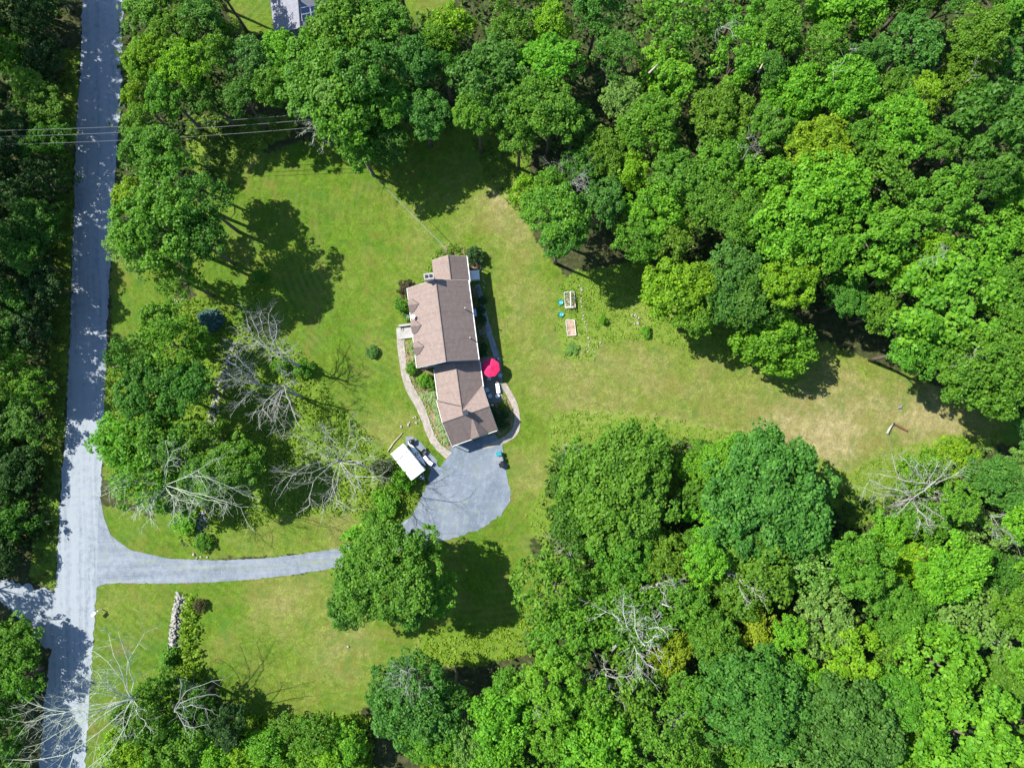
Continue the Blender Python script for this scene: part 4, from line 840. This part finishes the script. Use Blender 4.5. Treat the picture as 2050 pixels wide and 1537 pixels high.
# gutters
def gut(a, b, r=.07):
    hpart(MB().tube([a, b], r, 6), 'gutter', M['trim'])
gut(FM.p(4.86, -6.28, 4.55), FM.p(4.86, 6.26, 4.55)); gut(FW.p(2.83, -1.9, 4.15), FW.p(2.83, 2.4, 4.15)); gut(FC.p(3.66, -1.6, 2.85), FC.p(3.66, 3.1, 2.85)); gut(FC.p(-3.66, -1.9, 2.85), FC.p(-3.66, 2.9, 2.85), .06)
gut(FM.p(-4.86, -6.28, 4.55), FM.p(-4.86, 6.26, 4.55), .05); gut(gp(-3.6, -3.78, 2.85), gp(3.6, -3.78, 2.85), .05)
for a in (FM.p(-4.8, 6.2, 0), FM.p(4.8, -6.3, 0), FW.p(2.8, 2.4, 0), gp(3.72, -3.72, 0), gp(-3.72, -3.72, 0)):
    hpart(MB().tube([a, a + Vector((0, 0, 2.8 if a.y < 8 else 4.4))], .06, 6), 'downspout', M['trim'])
# dormers on the left slope
msl = (7.75 - 4.6) / 4.76
for yy in (3.35, -.0, -3.3):
    d = lambda x, y, z: FM.p(x, yy + y, z)
    xr, zr = -4.76, 5.65; xb = -4.76 + (zr - 4.6) / msl; ze = 5.0; xe = -4.76 + (ze - 4.6) / msl
    dr = bpy.data.objects.new('dormer', None); COL.objects.link(dr); dr.parent = house
    for s in (-1, 1):
        q = [d(-4.85, 0, zr), d(-4.85, s * 1.0, ze), d(xe, s * 1.0, ze + .02), d(xb, 0, zr)]
        if s < 0: q = q[::-1]
        hpart(MB().slab(q, .09, (q[0], FM.x, FM.y)), 'dormer_slope', M['roof'], parent=dr)
    hpart(MB().poly([d(-4.6, -.85, 4.5), d(-4.6, -.85, 5.02), d(-4.6, 0, 5.55), d(-4.6, .85, 5.02), d(-4.6, .85, 4.5)]), 'dormer_face', M['siding'], parent=dr)
    hpart(MB().tube([d(xe, 1.0, ze + .04), d(xb, 0, zr + .03)], .05, 4).tube([d(xe, -1.0, ze + .04), d(xb, 0, zr + .03)], .05, 4), 'dormer_flashing', M['dark_metal'], parent=dr)
# chimney of pale brick
cc = at(858.2, 552.7, 8.9); 
def fbox(c, d, name, m, a=math.radians(7.6), parent=None): return hpart(MB().box(c, d, a), name, m, parent=parent)
ch = fbox((cc.x, cc.y, 4.3), (1.25, .8, 8.6), 'chimney', M['brick']); fbox((cc.x, cc.y, 8.72), (1.5, 1.0, .24), 'chimney_cap', M['cap'])
for dx in (-.35, .3):
    q = Vector((cc.x, cc.y, 8.84)) + FM.x * dx; hpart(MB().box((q.x, q.y, 8.9), (.42, .42, .14), FM.a), 'flue', M['black'])
# metal chimney on the garage ridge
gc = at(931.5, 826, 6.9); gb = hpart(MB().box((gc.x, gc.y, 6.05), (.62, .62, 1.7), FG.a), 'stove_chimney', M['dark_metal']); hpart(MB().box((gc.x, gc.y, 6.97), (.8, .8, .1), FG.a), 'stove_chimney_cap', M['dark_metal'])
for px_, py_, h_, k in ((931, 617, 6.2, .9), (941, 676, 5.9, .45), (827, 634, 5.3, .5)):
    q = at(px_, py_, h_); hpart(MB().tube([(q.x, q.y, h_ - .9), (q.x, q.y, h_ + k * .4)], .09, 8), 'vent_pipe', M['metal'])
q = at(827, 634, 5.6); hpart(MB().lathe((q.x, q.y, 5.5), [(.06, 0), (.3, .12), (.32, .2), (.05, .1)], 14), 'satellite_dish', M['trim'])
# windows, doors
def win(fr, x, y, z, w, h, axis, name='window', m=None):
    c = fr.p(x, y, z); a = fr.a if axis == 'y' else fr.a + math.pi / 2
    f = hpart(MB().box(c, (w + .16, .1, h + .16), a), name + '_frame', M['trim']); hpart(MB().box(c + (fr.y if axis == 'y' else fr.x) * (-.03 if (y if axis == 'y' else x) < 0 else .03), (w, .1, h), a), name, m or M['glass'])
for x in (-3.3, 3.2): win(FM, x, -6.05, 3.4, .8, 1.2, 'y')
for x in (-2.6, 0, 2.6): win(FM, x, 6.03, 2.2, .9, 1.3, 'y')
for y in (-5, -3.3, 3.3, 5): win(FM, -4.44, y, 1.7, .9, 1.4, 'x')
for y in (-5, -2.5, 2, 4.8): win(FM, 4.44, y, 1.7, .9, 1.4, 'x')
win(FM, -4.44, -.2, 1.1, .95, 2.1, 'x', 'front_door', M['white']); win(FM, 4.44, -1.2, 1.1, 1.6, 2.1, 'x', 'back_door')
for x in (-1.85, 1.55): win(fg, x, -3.48, 1.15, 2.5, 2.1, 'y', 'garage_door', M['white'])
win(FW, 0, 2.18, 1.8, .9, 1.2, 'y'); win(FC, -3.24, 1.0, 1.6, 1.1, 1.2, 'x'); win(FC, 3.24, .6, 1.2, 1.6, 2.0, 'x', 'patio_door')
# cellar hatch
q = [at(937, 541.5, 1.1), at(959, 541, .9), at(960.5, 558.5, .9), at(938.5, 560, 1.1)]
hatch = root('cellar_hatch', (q[0].x, q[0].y, 0), 0, 'pale ribbed cellar hatch against the right side of the upper wing', 'hatch'); o_ = Vector((q[0].x, q[0].y, 0))
mb = MB(); 
for i in range(4): a, b = q[i] - o_, q[(i + 1) % 4] - o_; mb.poly([(a.x, a.y, 0), (a.x, a.y, a.z - .08), (b.x, b.y, b.z - .08), (b.x, b.y, 0)])
mb.build('hatch_wall', M['white'], hatch)
for i in range(4):
    u0, u1 = i / 4 + .012, (i + 1) / 4 - .012
    a, b, c, d = q[0].lerp(q[3], u0) - o_, q[1].lerp(q[2], u0) - o_, q[1].lerp(q[2], u1) - o_, q[0].lerp(q[3], u1) - o_
    MB().slab([d, c, b, a], .06).build('hatch_panel', M['bluewhite'] if False else M['white'], hatch)
# front stoop
st0 = root('front_stoop', tuple(at(810, 668)), FM.a, 'pale stone landing at the front door end of the walkway', 'doorstep')
MB().box((.3, .1, .15), (2.2, 1.9, .3)).build('landing', M['cap'], st0); MB().box((.3, 1.25, .42), (2.0, .3, .84)).build('side_wall', M['cap'], st0); MB().box((-1.0, .1, .08), (.4, 1.9, .16)).build('step', M['cap'], st0)
def pot(px, py, r, h, m, label, cat='planter', name='flower_pot'):
    p = at(px, py); t = root(name, tuple(p), 0, label, cat); MB().lathe((0, 0, 0), [(r * .7, 0), (r, h), (r * 1.06, h), (r * .9, h - .03), (r * .85, h * .55)], 16).build('pot', m, t, True)
    MB().lathe((0, 0, h * .6), [(r * .84, 0), (.01, .03)], 12).build('soil', M['mulch'], t); return t
pot(815.5, 636, .42, .5, M['green_plastic'], 'round green tub by the left wall, between two dormers', 'tub', 'garden_tub')
pot(806, 660, .22, .4, M['rust'], 'small terracotta pot at the corner of the front landing')
pot(996, 745 + 18, .3, .4, M['grey_plastic'], 'small grey pot near the parasol')

# ------------------------------------------------------------------ patio things
um = root('parasol', tuple(at(983, 739.5)), 0, 'open crimson octagonal parasol beside the house', 'parasol')
R8, hu = 1.5, 2.35
for k in range(8):
    a0, a1 = math.radians(22.5 + 45 * k + 8), math.radians(67.5 + 45 * k + 8)
    e0, e1, tp = Vector((R8 * math.cos(a0), R8 * math.sin(a0), hu)), Vector((R8 * math.cos(a1), R8 * math.sin(a1), hu)), Vector((0, 0, hu + .62))
    m0, m1 = e0.lerp(tp, .5) + Vector((0, 0, -.03)), e1.lerp(tp, .5) + Vector((0, 0, -.03))
    MB().poly([e0, e1, m1, m0]).poly([m0, m1, tp]).poly([e0, e0 - Vector((0, 0, .16)), e1 - Vector((0, 0, .16)), e1]).build('canopy_panel', M['red'], um)
    MB().tube([e0 - Vector((0, 0, .03)), tp - Vector((0, 0, .05))], .015, 4).build('rib', M['wood'], um)
MB().tube([(0, 0, 0), (0, 0, hu + .75)], .03, 8).build('pole', M['wood'], um); MB().lathe((0, 0, 0), [(.3, 0), (.3, .1), (.06, .16)], 14).build('base', M['dark_metal'], um)
tb = root('patio_table', tuple(at(982, 740.5)), 0, 'round dark patio table under the crimson parasol', 'table')
MB().lathe((0, 0, .7), [(.75, 0), (.75, .035), (.02, .04)], 24).build('tabletop', M['glass'], tb)
for k in range(4): a = k * 1.57 + .5; MB().tube([(.5 * math.cos(a), .5 * math.sin(a), .7), (.55 * math.cos(a), .55 * math.sin(a), 0)], .025, 5).build('leg', M['dark_metal'], tb)
def chair(px, py, rz, label, m='canvas', group='patio chairs', z=.08):
    p = at(px, py, z); t = root('patio_chair', tuple(p), rz, label, 'chair', group)
    MB().box((0, 0, .42), (.55, .52, .06)).build('seat', M[m], t); MB().box((0, .28, .7), (.55, .06, .55), 0, Matrix.Rotation(-.2, 3, 'X')).build('backrest', M[m], t)
    for sx in (-.24, .24):
        for sy in (-.22, .24): MB().tube([(sx, sy, 0), (sx, sy, .4)], .02, 5).build('leg', M['metal'], t)
        MB().box((sx * 1.15, 0, .6), (.05, .5, .03)).build('armrest', M['metal'], t)
    return t
chair(969, 735, math.radians(95), 'pale chair between the house wall and the parasol', 'bluewhite'); chair(1001, 752, math.radians(-110), 'pale blue chair at the lower right of the parasol', 'bluewhite')
chair(994, 722, math.radians(-30), 'chair half hidden above the parasol', 'grey_plastic'); chair(980, 757, math.radians(170), 'chair half hidden below the parasol', 'canvas')
chair(975.5, 781.5, math.radians(20), 'pale blue seat beside the garage wing, upper of two', 'bluewhite'); chair(981, 792.5, math.radians(200), 'pale blue seat beside the garage wing, lower of two', 'bluewhite')
bn = root('lounge_bench', tuple(at(997, 780, .08)), math.radians(7), 'long white cushioned bench on the patio edge, in the sun', 'bench')
MB().box((0, 0, .4), (.62, 1.15, .14)).build('cushion', M['white'], bn); MB().box((0, 0, .24), (.58, 1.1, .14)).build('frame', M['wood'], bn)
for sx in (-.24, .24):
    for sy in (-.48, .48): MB().box((sx, sy, .09), (.06, .06, .17)).build('leg', M['wood'], bn)
MB().box((-.02, .8, .42), (.55, .4, .1)).build('pillow', M['canvas'], bn)
so_ = root('side_stool', tuple(at(996, 793, .08)), 0, 'round white stool just below the white bench', 'stool'); MB().lathe((0, 0, .35), [(.3, 0), (.33, .04), (.33, .1), (.02, .12)], 14).build('seat', M['white'], so_)
for k in range(3): a = k * 2.1; MB().tube([(.2 * math.cos(a), .2 * math.sin(a), .36), (.27 * math.cos(a), .27 * math.sin(a), 0)], .02, 5).build('leg', M['metal'], so_)
lt = root('table_lamp', tuple(at(985.5, 811)), .3, 'small white lantern on the ground right of the garage wing', 'lantern'); MB().box((0, 0, .2), (.34, .34, .36)).build('lantern_body', M['white'], lt); MB().lathe((0, 0, .38), [(.24, 0), (.03, .18)], 4).build('lantern_roof', M['white'], lt); lt.name = 'garden_lantern'
pot(946, 625, .3, .3, M['bluewhite'], 'pale tub against the shaded right wall', 'tub', 'garden_tub'); 
wb = root('window_bench', tuple(at(951, 627, 0)), FM.a, 'pale blue bench against the shaded right wall of the house', 'bench'); MB().box((0, 0, .45), (.45, 1.15, .08)).build('seat', M['bluewhite'], wb); MB().box((0, .45, .2), (.4, .08, .4)).build('leg', M['bluewhite'], wb); MB().box((0, -.45, .2), (.4, .08, .4)).build('leg', M['bluewhite'], wb)

# ------------------------------------------------------------------ camper, kayak, yard things
tc = [at(*p, 2.5) for p in ((781.3, 907.7), (808.3, 887.7), (850.9, 940.9), (823.1, 962.3))]
cen = sum(tc, Vector()) / 4; ex = (tc[2] - tc[1]).normalized(); ang = math.atan2(ex.y, ex.x); lenx = (tc[2] - tc[1]).length; wid = (tc[1] - tc[0]).length
cp = root('camper_trailer', (cen.x, cen.y, 0), ang, 'white box shaped camper trailer parked at the edge of the gravel yard', 'trailer')
def rbox(c, d, bev, name, m, parent):
    bm = bmesh.new(); bmesh.ops.create_cube(bm, size=1); 
    for v in bm.verts: v.co = Vector((v.co.x * d[0], v.co.y * d[1], v.co.z * d[2]))
    bmesh.ops.bevel(bm, geom=bm.edges[:], offset=bev, segments=2, affect='EDGES', profile=.5); bmesh.ops.translate(bm, verts=bm.verts, vec=c)
    me = bpy.data.meshes.new(name); bm.to_mesh(me); bm.free(); return link(name, me, m, parent)
rbox((0, 0, 1.45), (lenx - .06, wid - .06, 2.0), .05, 'body', M['white'], cp); rbox((0, 0, 2.49), (lenx, wid, .1), .03, 'roof', M['white'], cp)
for sy in (-1, 1):
    for x in (-.45, .45): MB().tube([(x, sy * (wid / 2 - .2), .33), (x, sy * (wid / 2 - .02), .33)], .33, 16).build('wheel', M['black'], cp)
    for x in (-1.6, 1.5): MB().box((x, sy * (wid / 2 - .02), 1.6), (.8, .06, .5)).build('window', M['glass'], cp)
    MB().box((0, sy * (wid / 2 - .02), .95), (lenx - .3, .05, .12)).build('stripe', M['bluewhite'], cp)
MB().tube([(lenx / 2, -.6, .45), (lenx / 2 + 1.2, 0, .45), (lenx / 2, .6, .45)], .05, 6).build('tow_bar', M['metal'], cp)
MB().lathe((lenx / 2 + .35, .0, .5), [(.16, 0), (.18, .1), (.18, .4), (.06, .52)], 12).build('gas_bottle', M['white'], cp)
MB().box((lenx / 2 + .75, .05, .5), (.25, .35, .15)).build('hitch_cover', M['white'], cp)
for x in (-1.6,): MB().box((x, .7, 2.58), (.42, .42, .08)).build('roof_vent', M['white'], cp)
k0, k1 = at(816.5, 884, .6), at(852.5, 932.5, .6); kd = k1 - k0; ky = root('kayak', tuple((k0 + k1) / 2 * 1.0 - Vector((0, 0, .6))), math.atan2(kd.y, kd.x), 'long white kayak lying beside the camper trailer', 'kayak')
def hull():
    v = []; f = []; n = 18; kk = 10; Lh = kd.length / 2
    for i in range(n + 1):
        t = -1 + 2 * i / n; w = .36 * (1 - abs(t) ** 2.2) + .012; z = .52 + .09 * abs(t) ** 3
        for k in range(kk): a = 2 * math.pi * k / kk; v.append((t * Lh, w * math.cos(a), z + (.13 if math.sin(a) > 0 else .22) * (1 - .6 * abs(t) ** 3) * math.sin(a)))
    for i in range(n):
        for k in range(kk): f.append((i * kk + k, (i + 1) * kk + k, (i + 1) * kk + (k + 1) % kk, i * kk + (k + 1) % kk))
    f.append(tuple(range(kk))); f.append(tuple(range(n * kk + kk - 1, n * kk - 1, -1)))
    me = bpy.data.meshes.new('hull'); me.from_pydata(v, [], f); me.update(); me.polygons.foreach_set('use_smooth', [True] * len(f)); return me
link('hull', hull(), M['white'], ky); MB().lathe((0, 0, .64), [(.24, 0), (.26, .05), (.2, .055), (.19, .0)], 14).build('cockpit', M['black'], ky); MB().box((.7, 0, .66), (.12, .22, .03)).build('hatch', M['rust'], ky)
for x in (-1.3, 1.3): MB().box((x, 0, .16), (.1, .7, .3)).build('cradle', M['wood'], ky)
gb_ = root('kettle_grill', tuple(at(825, 884.5)), .4, 'black covered grill at the upper end of the kayak', 'grill')
MB().lathe((0, 0, .45), [(.1, 0), (.35, .12), (.42, .3), (.36, .48), (.12, .58)], 16).build('kettle', M['black'], gb_, True); MB().box((.45, .1, .6), (.4, .5, .05)).build('side_shelf', M['dark_metal'], gb_)
for k in range(3): a = k * 2.1; MB().tube([(.25 * math.cos(a), .25 * math.sin(a), .5), (.4 * math.cos(a), .4 * math.sin(a), 0)], .025, 5).build('leg', M['metal'], gb_)
ct_ = root('wheelbarrow', tuple(at(849, 905)), .9, 'dark wheelbarrow beside the middle of the kayak', 'wheelbarrow')
tr_ = MB(); A = [(-.35, -.27, .35), (.35, -.2, .35), (.35, .2, .35), (-.35, .27, .35)]; B = [(-.5, -.38, .62), (.5, -.3, .62), (.5, .3, .62), (-.5, .38, .62)]; tr_.poly(A)
for i in range(4): tr_.poly([A[i], A[(i + 1) % 4], B[(i + 1) % 4], B[i]])
tr_.build('tray', M['dark_metal'], ct_); MB().tube([(.6, -.04, .2), (.6, .04, .2)], .2, 14).build('wheel', M['black'], ct_)
for s in (-1, 1): MB().tube([(.6, s * .08, .25), (-1.0, s * .32, .55)], .025, 5).build('handle', M['wood'], ct_)
def cooler(px, py, rz, m, label):
    p = at(px, py); t = root('storage_box', tuple(p), rz, label, 'box'); rbox((0, 0, .28), (.95, .55, .5), .04, 'box_body', m, t); rbox((0, 0, .57), (1.0, .6, .09), .03, 'box_lid', M['white'] if m is M['bluewhite'] else m, t); MB().box((0, -.31, .45), (.3, .04, .06)).build('handle', M['grey_plastic'], t); return t
cooler(853.5, 918.5, -.9, M['bluewhite'], 'pale blue storage box beside the lower half of the kayak'); cooler(861, 926, -.6, M['white'], 'white storage box at the lower end of the kayak')
def wheelie(px, py, rz, body, lid, label):
    p = at(px, py); t = root('wheeled_bin', tuple(p), rz, label, 'bin', 'wheeled bins by the gravel yard')
    mb = MB(); a = [(-.25, -.3, .06), (.25, -.3, .06), (.25, .3, .06), (-.25, .3, .06)]; b = [(-.33, -.38, .95), (.33, -.38, .95), (.33, .38, .95), (-.33, .38, .95)]
    for i in range(4): mb.poly([a[i], a[(i + 1) % 4], b[(i + 1) % 4], b[i]])
    mb.poly(a[::-1]); mb.build('bin_body', body, t)
    rbox((0, 0, 1.0), (.74, .84, .11), .05, 'lid', lid, t); MB().tube([(-.3, .47, .97), (.3, .47, .97)], .02, 6).build('handle', body, t)
    for s in (-1, 1): MB().tube([(s * .28, .3, .12), (s * .36, .3, .12)], .12, 12).build('wheel', M['black'], t)
wheelie(998.5, 908, math.radians(-80), M['cyan'], M['cyan'], 'cyan wheeled bin, uppermost of three on the right side of the gravel yard'); wheelie(1001.5, 919, math.radians(-75), M['grey_plastic'], M['grey_plastic'], 'grey wheeled bin between the cyan one and the black one')
wheelie(1004.5, 930, math.radians(-70), M['black'], M['black'], 'shiny black wheeled bin, lowest of three by the gravel yard')

# ------------------------------------------------------------------ garden
def bed(px, label, name='raised_bed'):
    P = [at(*p) for p in px]; c = sum(P, Vector()) / 4; t = root(name, tuple(c), 0, label, 'garden bed'); Q = [p - c for p in P]
    for i in range(4):
        a, b = Q[i], Q[(i + 1) % 4]; m_ = (a + b) / 2; MB().box((m_.x, m_.y, .15), ((b - a).length, .1, .3), math.atan2((b - a).y, (b - a).x)).build('board', M['wood_grey'], t)
    MB().poly([(p.x * .96, p.y * .96, .2) for p in Q][::-1]).build('soil', M['soil'], t); return t, c
bed([(1132.5, 641), (1149.5, 641), (1153, 671.5), (1136, 672.5)], 'pale framed raised bed of bare soil in the garden')
tl, c_ = bed([(1129, 586), (1149, 584), (1152, 616), (1132, 618)], 'planted bed under the white topped trellis frame', 'trellis_bed')
tr = root('trellis', tuple(c_), 0, 'white ridge pole trellis standing over the planted bed', 'trellis')
a, b = at(1142, 583, 1.5) - c_, at(1142.5, 612, 1.5) - c_; MB().tube([a, b], .06, 6).build('ridge_pole', M['trim'], tr)
for k in range(9):
    p = a.lerp(b, k / 8)
    for s in (-1, 1): MB().tube([p, p + Vector((s * .75, 0, -1.4))], .022, 4).build('slat', M['wood_grey'], tr)
for z, w in ((1.45, 1.1), (.9, 1.3)): q = at(1141, 614, z) - c_; MB().box((q.x, q.y, z), (w, .07, .07), .05).build('crossbar', M['trim'], tr)
cover('bed_plants', [[(1130, 587), (1148, 585), (1151, 615), (1133, 617)]], 30, .12, .6, (.13, .24, .03), 'low green plants growing inside the trellis bed', 31)
for (x, y, l) in ((1122, 606, 'teal round tub left of the trellis, upper of two'), (1123, 629.5, 'teal round tub left of the raised bed, lower of two')): 
    p = at(x, y); t = root('garden_tub', tuple(p), 0, l, 'tub', 'teal tubs by the garden'); MB().lathe((0, 0, 0), [(.36, 0), (.42, .25), (.44, .25), (.4, .2), (.02, .2)], 18).build('tub_body', M['cyan'], t, True); MB().lathe((0, 0, .16), [(.36, 0), (.01, .08)], 14).build('tub_lid', M['teal'], t)
# ---- loose stones: one of each shape, then copies
STN = [stone_mesh('stone', i, (1, random.uniform(.65, .95), random.uniform(.45, .7))) for i in range(6)]
for s_ in STN: s_.materials.append(M['stone'])
def stones(pts, size, label, group, name='edging_stone', jit=.15):
    for i, (x, y) in enumerate(pts):
        p = at(x, y); s = size * random.uniform(.6, 1.3); o = link(name, STN[i % 6]); o.location = (p.x + random.gauss(0, jit), p.y + random.gauss(0, jit), s * .18 + .03); o.scale = (s, s, s); o.rotation_euler = (0, 0, random.uniform(0, 6)); tag(o, label, 'stone', group)
def line(pts, n):
    P = [Vector((*p, 0)) for p in pts]; d = [0]
    for a, b in zip(P, P[1:]): d.append(d[-1] + (b - a).length)
    out = []
    for k in range(n):
        t = d[-1] * k / max(1, n - 1); i = min(max(j for j in range(len(d)) if d[j] <= t + 1e-6), len(P) - 2); q = P[i].lerp(P[i + 1], (t - d[i]) / (d[i + 1] - d[i])); out.append((q.x, q.y))
    return out
stones(line([(1160, 572), (1165, 610), (1171, 645), (1178, 682), (1179, 702)], 26), .36, 'pale edging stone in the row right of the garden beds', 'stone row along the garden')
stones(line([(961, 533), (966, 552), (969, 576)], 8), .42, 'pale stone in the short row right of the upper wing', 'stones beside the upper wing')
stones(line([(812, 692), (813, 720), (822, 757), (835, 785), (850, 810), (862, 840), (870, 862), (882, 884), (896, 896), (906, 895)], 40), .32, 'small stone edging the hosta bed along the left walkway', 'stones edging the left walkway')
stones([(809, 854), (822, 847), (829, 839), (833, 835), (834, 846), (817, 850), (840, 840)], .55, 'rounded white stone in the cluster above the camper', 'white stones above the camper')
stones([(1268, 630), (1272, 633), (1276, 638), (1275, 644), (1270, 648), (1278, 650), (1264, 633)], .6, 'pale rock in the heap at the right of the weedy plot', 'rocks right of the weedy plot', 'rock')
stones([(350, 602), (356, 606), (352, 610), (362, 600), (348, 614)], .6, 'pale rock in the small heap above the dark olive trees', 'rocks at the brush edge', 'rock')
stones([(390, 1110), (405, 1114), (414, 1112), (395, 1117)], .5, 'grey stone at the lawn tip above the driveway', 'stones by the driveway bend')
stones([(1651, 788), (1640, 785)], .5, 'pale stone on the lawn beside the shadow of the lone tree', 'stones by the lone tree')
stones([(907, 890), (1022, 1000), (698, 1293), (1000, 870)], .4, 'single pale stone lying on the grass or bed edge', 'scattered stones')
stones(line([(1190, 720), (1189, 700), (1205, 684)], 7), .3, 'small grey stone at the lower garden corner', 'stones at the lower garden corner')
def stone_wall(px, w, h, label, seed, dens=7):
    rn = random.Random(seed); P = [at(*p) for p in px]; t = root('stone_wall', tuple(P[0]), 0, label, 'stone wall'); bm = bmesh.new()
    for a, b in zip(P, P[1:]):
        n = int((b - a).length * dens)
        side = (b - a).normalized().cross(Vector((0, 0, 1)))
        for k in range(n):
            q = a.lerp(b, rn.random()) + side * rn.uniform(-w, w); z = h * max(0, 1 - abs((q - a).dot(side)) / w) * rn.uniform(.3, 1); s = rn.uniform(.28, .6)
            g_ = bmesh.ops.create_icosphere(bm, subdivisions=1, radius=.5); M4 = Matrix.Translation(q - P[0] + Vector((0, 0, z))) @ Matrix.Rotation(rn.uniform(0, 6), 4, 'Z') @ Matrix.Diagonal((s, s * rn.uniform(.6, 1), s * .6, 1))
            for v in g_['verts']: v.co = M4 @ (v.co * rn.uniform(.85, 1.1))
    me = bpy.data.meshes.new('stones'); bm.to_mesh(me); bm.free(); o = link('stones', me, M['stone_grey'], t); o['kind'] = 'stuff'; return t
stone_wall([(363, 1185), (359, 1205), (354, 1235), (350, 1265), (344, 1300)], .75, .8, 'straight dry stone wall crossing the lower lawn from the driveway', 1, 26)
stone_wall([(475, 690), (455, 735), (440, 790), (425, 840), (415, 870)], .9, .5, 'tumbled stone row running through the brush under the bare trees', 2, 16)
stone_wall([(402, 1020), (404, 1050), (402, 1085)], .9, .5, 'short tumbled stone row ending at the driveway lawn', 3, 16)

# ------------------------------------------------------------------ roadside and field things
mbx = root('mailbox', tuple(at(204, 1219)), 0, 'white mailbox on a long white arm beside the road', 'mailbox')
e = at(188, 1230, 1.15) - at(204, 1219); MB().tube([(0, 0, 0), (0, 0, 1.15)], .07, 6).build('post', M['trim'], mbx); MB().tube([(0, 0, 1.1), (e.x * .6, e.y * .6, 1.1)], .05, 6).build('arm', M['trim'], mbx)
an = math.atan2(e.y, e.x); MB().box((e.x * .75, e.y * .75, 1.28), (.75, .34, .34), an).build('letter_box', M['white'], mbx); MB().box((e.x * .75 + math.cos(an) * .39, e.y * .75 + math.sin(an) * .39, 1.28), (.03, .36, .37), an).build('door', M['trim'], mbx)
sp_ = root('marker_post', tuple(at(108, 1041)), 0, 'short pale marker post on the left verge of the road', 'post'); MB().tube([(0, 0, 0), (-.1, 0, 1.8)], .06, 6).build('post', M['metal'], sp_); MB().box((-.1, 0, 1.7), (.35, .05, .35)).build('plate', M['metal'], sp_)
rt = root('timber', tuple(at(1801, 855.5)), math.radians(-27), 'rust brown squared timber lying on the dry lawn', 'timber'); rbox((0, 0, .18), (2.4, .3, .32), .04, 'beam', M['rust'], rt); MB().box((-1.2, 0, .25), (.14, .36, .4)).build('end_block', M['dark_metal'], rt)
fr_ = root('garden_chair', tuple(at(1799, 815)), .15, 'small pale green metal frame chair out on the dry lawn', 'chair')
MB().box((0, 0, .35), (.6, .3, .04)).build('seat', M['grey_plastic'], fr_)
for x in (-.25, -.08, .08, .25): MB().tube([(x, .25, .35), (x, .42, .85)], .015, 4).build('back_slat', M['metal'], fr_)
for x in (-.27, .27):
    for y in (-.22, .22): MB().tube([(x, y, 0), (x, y, .35)], .018, 4).build('leg', M['metal'], fr_)
# neighbour's house with solar panels
nb = root('neighbour_house', (-38, 74, 0), 0, 'grey shingled house with solar panels at the top edge', 'house'); NB = Vector((-38, 74, 0))
w0, w1 = at(549, 68, 3), at(536, -40, 3); r0_, r1_ = at(602, 56, 5.4), at(594, -48, 5.4); e0_, e1_ = at(654, 44, 3), at(648, -60, 3)
def nbp(mb, name, m, parent=None):
    me = mb.mesh(name)
    for v in me.vertices: v.co -= NB
    return link(name, me, m, parent or nb)
ux = (w1 - w0).normalized()
nbp(MB().slab([w0, r0_, r1_, w1], .18, (w0, ux, (r0_ - w0).normalized())), 'roof_slope', M['roof_grey']); nbp(MB().slab([r0_, e0_, e1_, r1_], .18, (r0_, ux, (e0_ - r0_).normalized())), 'roof_slope', M['roof_grey'])
nbp(MB().tube([r0_ + Vector((0, 0, .03)), r1_ + Vector((0, 0, .03))], .11, 6), 'ridge_cap', M['dark_metal'])
mb = MB(); cw = [w0.lerp(r0_, .08), e0_.lerp(r0_, .08), e1_.lerp(r1_, .08), w1.lerp(r1_, .08)]; 
for i in range(4): a, b = cw[i], cw[(i + 1) % 4]; mb.poly([(a.x, a.y, 0), (b.x, b.y, 0), (b.x, b.y, 3.05), (a.x, a.y, 3.05)])
mb.poly([(cw[0].x, cw[0].y + .02, 3.05), (cw[1].x, cw[1].y + .02, 3.05), (r0_.x, r0_.y + .1, 5.2)]); nbp(mb, 'wall', M['siding'])
ln = (r1_ - r0_).length; nsp = (e0_ - r0_).normalized(); wdt = (e0_ - r0_).length; upn = ux.cross(nsp).normalized(); upn = upn if upn.z > 0 else -upn
for i in range(6):
    for j in range(2):
        a0 = r0_ + ux * (1.0 + i * 1.12) + nsp * (.35 + j * 1.78) + upn * .1; q = [a0, a0 + ux * 1.08, a0 + ux * 1.08 + nsp * 1.7, a0 + nsp * 1.7]
        if (q[1] - q[0]).cross(q[2] - q[0]).z < 0: q = q[::-1]
        pn = nbp(MB().slab(q, .05), 'solar_panel', M['trim']); c = sum(q, Vector()) / 4; q2 = [c + (p - c) * .93 + upn * .012 for p in q]
        nbp(MB().poly(q2), 'cells', M['solar'], pn)
print('trees', len(TREES))
